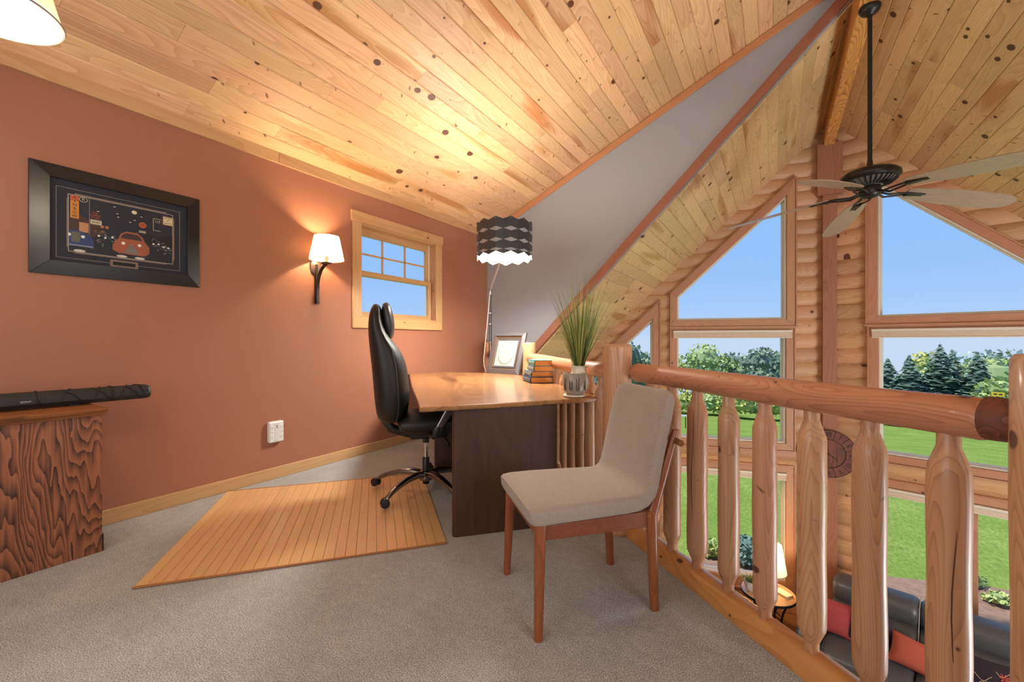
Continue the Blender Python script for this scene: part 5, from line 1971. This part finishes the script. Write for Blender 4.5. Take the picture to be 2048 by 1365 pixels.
# side table
M_TBT = wood('table_top_oak', (206, 160, 112), (160, 112, 70), 'X', ring=10, mix=0.35, knots=0.0, rough=0.3, coat=0.3)
TBL = Vector((-0.08, 7.0, FZ))
st = thing('side_table', 'round wood-topped side table with black metal legs beside the sofa', 'table', TBL)
MB().lathe([(0.0, 0.582), (0.335, 0.582), (0.335, 0.600), (0.0, 0.600)], 44, cap=False).build('table_top', M_TBT, st)
MB().lathe([(0.337, 0.570), (0.345, 0.570), (0.345, 0.603), (0.337, 0.603), (0.337, 0.570)], 44, cap=False).build('metal_rim', M_BLACK, st, smooth=True)
for k in range(4):
    a = pi / 4 + k * pi / 2 + 0.3
    MB().tube([(0.27 * cos(a), 0.27 * sin(a), 0.575), (0.20 * cos(a), 0.20 * sin(a), 0.40), (0.16 * cos(a), 0.16 * sin(a), 0.20), (0.22 * cos(a), 0.22 * sin(a), 0.0)], 0.013, 8).build('leg', M_BLACK, st, smooth=True)
    MB().tube([(0.20 * cos(a), 0.20 * sin(a), 0.50), (0.13 * cos(a + .3), 0.13 * sin(a + .3), 0.46), (0.10 * cos(a), 0.10 * sin(a), 0.38), (0.17 * cos(a), 0.17 * sin(a), 0.34)], 0.008, 6).build('scroll', M_BLACK, st, smooth=True)
MB().tube([(0.17 * cos(2 * pi * i / 24), 0.17 * sin(2 * pi * i / 24), 0.20) for i in range(25)], 0.008, 6, cap=False).build('stretcher_ring', M_BLACK, st, smooth=True)
# table lamp
tl_ = thing('table_lamp', 'lit table lamp with tall cream shade on the round side table', 'lamp', (-0.04, 7.19, FZ + 0.601))
MB().lathe([(0.075, 0.0), (0.08, 0.012), (0.03, 0.03), (0.022, 0.06), (0.045, 0.10), (0.05, 0.14), (0.028, 0.19), (0.014, 0.22), (0.012, 0.34)], 24).build('lamp_base', M_BRK, tl_, smooth=True)
shd = MB().lathe([(0.190, 0.215), (0.125, 0.60)], 36, cap=False).build('lamp_shade', shade_mat('table_shade_lit', (255, 232, 188), 0.9), tl_, smooth=True)
MB().lathe([(0.012, 0.32), (0.026, 0.36), (0.026, 0.40), (0.012, 0.43)], 12).build('bulb', M_BULB, tl_, smooth=True)
lamp('POINT', 'table_lamp_light', (-0.04, 7.19, FZ + 0.601 + 0.50), 14, (1.0, 0.68, 0.36), 0.05)
# succulent planter
sp_ = thing('succulent_planter', 'marbled white bowl of succulents on the round side table', 'plant', (-0.27, 6.90, FZ + 0.601))
MB().lathe([(0.055, 0.0), (0.085, 0.03), (0.105, 0.09), (0.110, 0.15), (0.102, 0.152), (0.09, 0.12)], 9).build('bowl', plain('marbled_white', (216, 208, 198), 0.4, noise=0.2, nscale=14), sp_)
mb = MB()
rn = random.Random(9)
for k in range(160):
    az = rn.uniform(0, 2 * pi)
    rr = rn.uniform(0, 0.09)
    blade(mb, (rr * cos(az), rr * sin(az), 0.11), az, radians(rn.uniform(5, 65)), rn.uniform(0.07, 0.15), 0.018, rn.uniform(0, 0.9), 3, twist=rn.uniform(-1, 1))
tag(mb.build('succulent_leaves', plain('succulent_green', (132, 142, 84), 0.6), sp_), kind='stuff')
# book box on table
nb = thing('notebook', 'cream hardcover notebook lying on the round side table', 'book', (0.10, 7.03, FZ + 0.602), radians(-38))
rbox(-0.10, 0.10, -0.065, 0.065, 0.0, 0.004).build('cover', plain('cream_cover', (226, 208, 180), 0.6), nb, bevel=0.001)
rbox(-0.097, 0.097, -0.062, 0.062, 0.004, 0.024).build('page_block', plain('tan_pages', (206, 170, 120), 0.7), nb)
rbox(-0.10, 0.10, -0.065, 0.065, 0.024, 0.028).build('cover', plain('cream_cover', (226, 208, 180), 0.6), nb, bevel=0.001)

# ================================================================ OUTDOORS
def tz(y):
    P = [(5, -3.35), (12, -3.38), (20, -3.72), (28, -4.4), (45, -6.4), (75, -9.6), (110, -13.5), (400, -60)]
    if y <= P[0][0]:
        return P[0][1]
    for (a, za), (b, zb) in zip(P, P[1:]):
        if y <= b:
            return za + (zb - za) * (y - a) / (b - a)
    return P[-1][1]


def lawn_mat():
    m, t, b = nt('lawn_grass')
    tc = N(t, 'ShaderNodeTexCoord')
    n1 = N(t, 'ShaderNodeTexNoise')
    n1.inputs['Scale'].default_value = 0.55
    n1.inputs['Detail'].default_value = 6
    n2 = N(t, 'ShaderNodeTexNoise')
    n2.inputs['Scale'].default_value = 16
    n2.inputs['Detail'].default_value = 5
    n2.inputs['Roughness'].default_value = 0.75
    t.links.new(tc.outputs['Object'], n1.inputs[0])
    mp = N(t, 'ShaderNodeMapping')
    mp.inputs['Scale'].default_value = (1.0, 0.45, 1)
    mp.inputs['Rotation'].default_value = (0, 0, 0.6)
    t.links.new(tc.outputs['Object'], mp.inputs[0])
    t.links.new(mp.outputs[0], n2.inputs[0])
    f = mth(t, 'MULTIPLY', mth(t, 'SUBTRACT', n1.outputs[0], 0.35), 2.6)
    f.node.use_clamp = True
    c = mixc(t, f, lin((132, 156, 72)), lin((172, 182, 98)))
    g = mth(t, 'MULTIPLY', mth(t, 'SUBTRACT', n2.outputs[0], 0.33), 2.6)
    g.node.use_clamp = True
    c = mixc(t, g, lin((98, 122, 58)), c)  # painted shadow tone, blended into the grass colour by noise
    t.links.new(c, b.inputs['Base Color'])
    b.inputs['Roughness'].default_value = 1.0
    b.inputs['Specular IOR Level'].default_value = 0.0
    bp = N(t, 'ShaderNodeBump')
    bp.inputs['Strength'].default_value = 0.5
    bp.inputs['Distance'].default_value = 0.05
    t.links.new(n2.outputs[0], bp.inputs['Height'])
    t.links.new(bp.outputs[0], b.inputs['Normal'])
    return m


M_LAWN = lawn_mat()
ys = [-40, -2, 5, 8, 10, 12, 14, 17, 20, 24, 28, 33, 39, 45, 52, 60, 68, 75, 90, 110, 160, 400]
xs = [-260, -120, -60, -30, -15, -5, 5, 15, 30, 60, 120, 260]
mb = MB()
v = [(x, y, tz(y)) for y in ys for x in xs]
f = []
for i in range(len(ys) - 1):
    for j in range(len(xs) - 1):
        a = i * len(xs) + j
        f.append((a, a + 1, a + len(xs) + 1, a + len(xs)))
mb.add(v, f)
tag(mb.build('lawn', M_LAWN, smooth=True), 'green lawn falling away from the house', kind='structure')


def strip(name, pts, mat, dz, label, kind='structure', thick=0.06):
    """polygon following the terrain, y-subdivided pairs of (y, x0, x1)"""
    rows = []
    for (y, x0, x1) in pts:
        rows.append([(x0, y, tz(y) + dz), (x1, y, tz(y) + dz), (x1, y, tz(y) + dz - thick), (x0, y, tz(y) + dz - thick)])
    mb = MB().loft(rows)
    o = mb.build(name, mat)
    tag(o, label, kind=kind)
    return o


M_MULCH = plain('bark_mulch', (142, 112, 96), 1.0, noise=0.5, nscale=9, bump=0.6, bscale=14)
mb = MB()
rn = random.Random(4)
P_ = [(x, fac_y(x) + 0.12) for x in (-3.4, -1.5, XR, 2.5, 4.8)]
Q_ = [(x, fac_y(x) + d + 1.0) for x, d in ((4.9, 3.0), (4.2, 3.3), (3.6, 3.1), (3.0, 2.9), (2.3, 2.35), (1.7, 2.0), (1.0, 1.5), (0.2, 1.2), (-0.6, 1.3), (-1.4, 1.2), (-2.2, 1.4), (-3.4, 1.3))]
mb.hexa([(x, y, -3.40) for x, y in P_ + Q_], [(x, y, -3.325) for x, y in P_ + Q_])
tag(mb.build('mulch_bed', M_MULCH), 'brown mulch bed along the foot of the prow wall', kind='structure')
strip('dry_grass_verge', [(23.0, 5.0, 70), (24.3, 5.2, 70)], plain('dry_verge', (206, 196, 112), 1.0, noise=0.2, nscale=3), 0.03, 'strip of yellowed grass edging the gravel drive')
strip('driveway', [(20.9, 6.2, 70), (22.0, 5.9, 70), (23.0, 6.4, 70)], plain('gravel', (176, 168, 160), 1.0, noise=0.25, nscale=12, bump=0.3, bscale=20), 0.02, 'pale gravel driveway beyond the lawn')


def leaf_mats(nm, cols):
    return [plain('leaf_%s_%d' % (nm, i), c, 0.9, spec=0.1) for i, c in enumerate(cols)]


LM = {'green': leaf_mats('green', [(126, 148, 100), (152, 172, 112), (98, 120, 86)]),
      'dark': leaf_mats('dark', [(132, 150, 126), (154, 170, 140), (108, 126, 112)]),
      'yellow': leaf_mats('yellow', [(198, 198, 112), (214, 210, 120), (150, 160, 96)]),
      'lime': leaf_mats('lime', [(178, 194, 128), (202, 212, 140), (148, 166, 116)]),
      'pine': leaf_mats('pine', [(130, 154, 138), (152, 172, 146), (104, 128, 116)]),
      'haze': leaf_mats('haze', [(176, 190, 180), (190, 200, 176), (160, 178, 184)]),  # distance haze mixed into the leaf colour; dark and pine paled likewise
      'blue': leaf_mats('blue', [(128, 156, 152), (152, 180, 168), (96, 124, 118)])}
M_BARK = plain('bark', (98, 84, 72), 1.0, noise=0.2)


def crown_mesh(kind, R, H, n, seed, leaf):
    rn_ = random.Random(seed)
    mb = MB()
    lobes = []
    for k in range(9):
        a = rn_.uniform(0, 2 * pi)
        q = rn_.uniform(0.15, 0.62)
        lobes.append((R * q * cos(a), R * q * sin(a), H * rn_.uniform(0.22, 0.72), R * rn_.uniform(0.32, 0.5), H * rn_.uniform(0.18, 0.30)))
    lobes.append((0, 0, H * 0.72, R * 0.5, H * 0.28))
    lobes.append((0, 0, H * 0.40, R * 0.72, H * 0.36))
    for k in range(n):
        lx, ly, lz, lr, lh = rn_.choice(lobes)
        a, c = rn_.uniform(0, 2 * pi), rn_.uniform(-0.75, 1)
        s = sqrt(1 - c * c)
        rr = rn_.uniform(0.82, 1.08)
        p = Vector((lx + lr * rr * s * cos(a), ly + lr * rr * s * sin(a), max(0.05, lz + lh * rr * c)))
        u_ = Vector((rn_.uniform(-1, 1), rn_.uniform(-1, 1), rn_.uniform(-1, 1))).normalized()
        w_ = u_.cross(Vector((rn_.uniform(-1, 1), rn_.uniform(-1, 1), rn_.uniform(-1, 1)))).normalized()
        L = leaf * rn_.uniform(0.6, 1.3)
        mb.mi = 0 if rn_.random() < .45 else (1 if rn_.random() < .6 else 2)
        mb.add([p - u_ * L, p + w_ * L * .6, p + u_ * L, p - w_ * L * .6], [(0, 1, 2, 3)])
    mb.mi = 2
    for (lx, ly, lz, lr, lh) in lobes[-2:]:
        mb.lathe([(0.02, -lh * .8), (lr * .7, -lh * .45), (lr * .85, 0), (lr * .6, lh * .5), (0.02, lh * .8)], 9, c=(lx, ly, lz))
    return mb


def tree(name, label, cat, x, y, R, H, kind, seed, n=900, leaf=0.4, trunk=True, lift=0.0, group=None, zb=None):
    z0 = tz(y) if zb is None else zb
    t = thing(name, label, cat, (x, y, z0), rz=seed * 1.3, group=group)
    m = crown_mesh(kind, R, H * 0.9, n, seed, leaf)
    m.xform(Matrix.Translation((0, 0, H * 0.10 + lift)))
    tag(m.build('crown', LM[kind], t), kind='stuff')
    if trunk:
        MB().lathe([(R * .07, -0.2), (R * .05, H * .3), (R * .03, H * .6)], 8).build('trunk', M_BARK, t, smooth=True)
    return t


def conifer(name, label, x, y, R, H, seed, kind='pine', group=None):
    rn_ = random.Random(seed)
    t = thing(name, label, 'tree', (x, y, tz(y)), rz=seed, group=group)
    mb = MB()
    tiers = 34
    for k in range(tiers):
        q = k / (tiers - 1)
        z = H * (0.05 + 0.93 * q)
        rr = R * (1 - q) ** 0.85 + 0.10
        nb_ = int(9 + 16 * (1 - q))
        for j in range(nb_):
            a = rn_.uniform(0, 2 * pi)
            L = rr * rn_.uniform(0.7, 1.15)
            w = 0.16 * L + 0.16
            d = Vector((cos(a), sin(a), 0))
            s_ = Vector((-sin(a), cos(a), 0))
            tipz = -0.28 * L + rn_.uniform(-.1, .1)
            p0 = Vector((0, 0, z + 0.15))
            p1 = d * (L * .55) + Vector((0, 0, z - 0.02 * L))
            p2 = d * L + Vector((0, 0, z + tipz))
            mb.mi = rn_.choice((0, 0, 1, 2))
            mb.add([p0, p1 - s_ * w, p2, p1 + s_ * w], [(0, 1, 2), (0, 2, 3)])
            for e_ in (0.45, 0.7, 0.9):
                c_ = d * (L * e_) + Vector((0, 0, z + tipz * e_))
                mb.mi = rn_.choice((0, 1, 2))
                mb.add([c_, c_ + s_ * (w * 1.3) + d * .18 * L + Vector((0, 0, -.12)), c_ + d * (.26 * L) + Vector((0, 0, -.05))], [(0, 1, 2)])
                mb.add([c_, c_ - s_ * (w * 1.3) + d * .18 * L + Vector((0, 0, -.12)), c_ + d * (.26 * L) + Vector((0, 0, -.05))], [(0, 1, 2)])
    tag(mb.build('needles', LM[kind], t), kind='stuff')
    MB().lathe([(R * .06, 0.0), (R * .04, H * .5), (0.03, H * .97)], 7).build('trunk', M_BARK, t, smooth=True)
    return t


# conifers right
for i, (x, Y, H_, R, lab) in enumerate((
        (12.7, 74, 8.4, 3.4, 'dark spruce cut by the left edge of the right middle window'),
        (14.4, 72, 8.7, 3.4, 'broad reddish-tipped spruce, second from the left in the right middle window'),
        (17.7, 74, 10.3, 4.2, 'tallest spruce in the right middle window'),
        (19.8, 78, 10.0, 3.4, 'slimmer spruce just right of the tallest one'),
        (20.7, 73, 9.3, 3.8, 'dark spruce standing apart, right part of the right middle window'))):
    conifer('spruce_tree', lab, x, Y, R, H_, 40 + i, group=None)
for i, (x, Y, H_, R, kind, nm, lab) in enumerate((
        (18.4, 84, 10.2, 4.0, 'yellow', 'leafy_tree', 'yellow-green tree showing between the spruces'),
        (17.0, 80, 7.6, 3.6, 'lime', 'leafy_tree', 'pale lime tree low between two spruces'),
        (22.6, 84, 9.0, 3.6, 'lime', 'leafy_tree', 'light green tree filling the gap left of the lone spruce'),
        (29.6, 96, 11.6, 4.0, 'dark', 'leafy_tree', 'distant round-topped green tree near the right newel post'),
        (24.4, 80, 9.0, 5.0, 'lime', 'leafy_tree', 'sunlit lime-green tree beside the right newel post'),
        (20.6, 66, 5.9, 2.8, 'lime', 'leafy_tree', 'low bright bushy tree above the yellow road sign'),
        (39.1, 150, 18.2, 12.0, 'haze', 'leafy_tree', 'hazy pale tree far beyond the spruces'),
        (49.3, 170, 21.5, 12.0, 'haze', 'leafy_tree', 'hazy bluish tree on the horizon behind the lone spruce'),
        (-15.5, 80, 9.5, 3.2, 'lime', 'leafy_tree', 'green tree cut by the left edge of the left middle window'),
        (-10.1, 78, 10.5, 6.2, 'lime', 'leafy_tree', 'big round bright green tree in the left middle window'),
        (-6.2, 84, 9.8, 4.2, 'dark', 'leafy_tree', 'grey-green tree between the two big crowns, left middle window'),
        (-2.0, 78, 10.1, 5.6, 'dark', 'leafy_tree', 'big round dark green tree, right in the left middle window'),
        (0.9, 84, 10.3, 4.5, 'dark', 'leafy_tree', 'dark green tree at the right edge of the left middle window'),
        (-17.2, 60, 9.0, 3.4, 'dark', 'leafy_tree', 'loose dark green tree in the outer left window'),
        (-18.0, 70, 8.3, 3.0, 'dark', 'leafy_tree', 'lower dark tree at the right edge of the outer left window'),
        (-30.0, 80, 7.1, 6.0, 'dark', 'leafy_tree', 'dark tree far left beyond the corner newel post'),
        (-37.6, 80, 5.9, 6.0, 'dark', 'leafy_tree', 'dark tree glimpsed between the balusters behind the desk'))):
    n = 1500 if R > 5 else 1000
    tree(nm, lab, 'tree', x, Y, R, H_, kind, 60 + i, n=n, leaf=0.38 if R < 8 else 0.9)
# yellow brush line and undergrowth
BRUSH = [(-11.5, 54.8, 2.26, 3.0), (-9.4, 50.4, 2.18, 2.2), (-8.7, 53.3, 1.82, 2.4), (-7.5, 53.0, 2.01, 3.0), (-6.3, 52.2, 1.88, 2.4), (-5.4, 55.0, 2.26, 2.7), (-4.1, 52.2, 1.79, 3.4), (-2.9, 50.1, 1.93, 3.1), (-2.0, 51.9, 2.22, 2.9), (-1.0, 52.8, 1.77, 3.6), (0.0, 51.6, 1.7, 3.1), (1.0, 55.0, 2.07, 3.5), (2.0, 54.5, 2.16, 2.9)]
UNDER = [(10.8, 64.5, 2.06, 1.6), (11.4, 61.8, 2.19, 1.6), (12.1, 60.8, 2.05, 1.9), (13.4, 62.3, 1.92, 2.1), (14.9, 64.6, 1.9, 1.9), (15.2, 61.8, 2.13, 2.0), (16.2, 62.3, 1.94, 2.0), (17.4, 63.6, 1.89, 2.5), (17.7, 61.6, 2.02, 2.7), (19.5, 64.5, 1.76, 2.3)]
for k, (x, Y, R, H_) in enumerate(BRUSH):
    tree('brush', 'yellow-green brush at the far edge of the lawn', 'bush', x, Y, R, H_, 'yellow' if k % 4 else 'lime', 100 + k, n=380, leaf=0.22, trunk=False, group='brush line at the edge of the lawn')
for k, (x, Y, R, H_) in enumerate(UNDER):
    tree('brush', 'dark low undergrowth in front of the spruces', 'bush', x, Y, R, H_, 'dark', 143 + k, n=380, leaf=0.22, trunk=False, group='undergrowth below the spruces')
# near shrubs
tree('juniper_shrub', 'blue-green juniper shrub outside the lower left window', 'bush', -0.50, 9.75, 0.45, 0.50, 'blue', 201, n=900, leaf=0.07, trunk=False, zb=-3.33)
tree('juniper_shrub', 'smaller blue-green juniper behind the table lamp', 'bush', -0.10, 9.55, 0.34, 0.40, 'blue', 205, n=700, leaf=0.06, trunk=False, zb=-3.33)
tree('weedy_clump', 'light green weedy clump beside the juniper', 'bush', -1.15, 9.75, 0.35, 0.3, 'lime', 202, n=600, leaf=0.06, trunk=False, zb=-3.33)
tree('grass_tuft', 'bright green grass tuft on the mulch, lower right window', 'bush', 3.22, 10.45, 0.2, 0.2, 'lime', 203, n=200, leaf=0.05, trunk=False, zb=-3.33)
tree('grass_tuft', 'low green weeds at the lawn edge, lower right window', 'bush', 3.0, 11.0, 0.3, 0.18, 'green', 204, n=260, leaf=0.05, trunk=False, zb=-3.33)
# road sign
Y = 60
sx_ = 18.44
sg = thing('road_sign', 'small yellow road sign on two posts beyond the lawn', 'sign', (sx_, Y, tz(Y)), radians(-20))
hgt = 4.15
rbox(-0.42, 0.42, -0.03, 0.0, hgt - 0.42, hgt).build('sign_panel', plain('sign_yellow', (236, 196, 60), 0.5), sg)
for dx in (-0.3, 0.3):
    rbox(dx - 0.04, dx + 0.04, 0.0, 0.06, 0, hgt - 0.05).build('post', M_STEEL, sg)
for dx in (-0.17, 0.17):
    rbox(dx - 0.12, dx + 0.12, -0.035, -0.03, hgt - 0.27, hgt - 0.14).build('sign_marking', plain('sign_black', (40, 36, 30), 0.6), sg)
# bird pole on the lawn
Y = 30
px_ = -5.01
bp_ = thing('garden_pole', 'thin dark pole with a white top plate standing on the lawn', 'pole', (px_, Y, tz(Y)))
hgt = 0.77
MB().tube([(0, 0, 0), (0, 0, hgt)], 0.03, 6).build('shaft', M_BLACK, bp_)
rbox(-0.28, 0.20, -0.05, 0.05, hgt, hgt + 0.10).build('top_plate', M_WP, bp_)
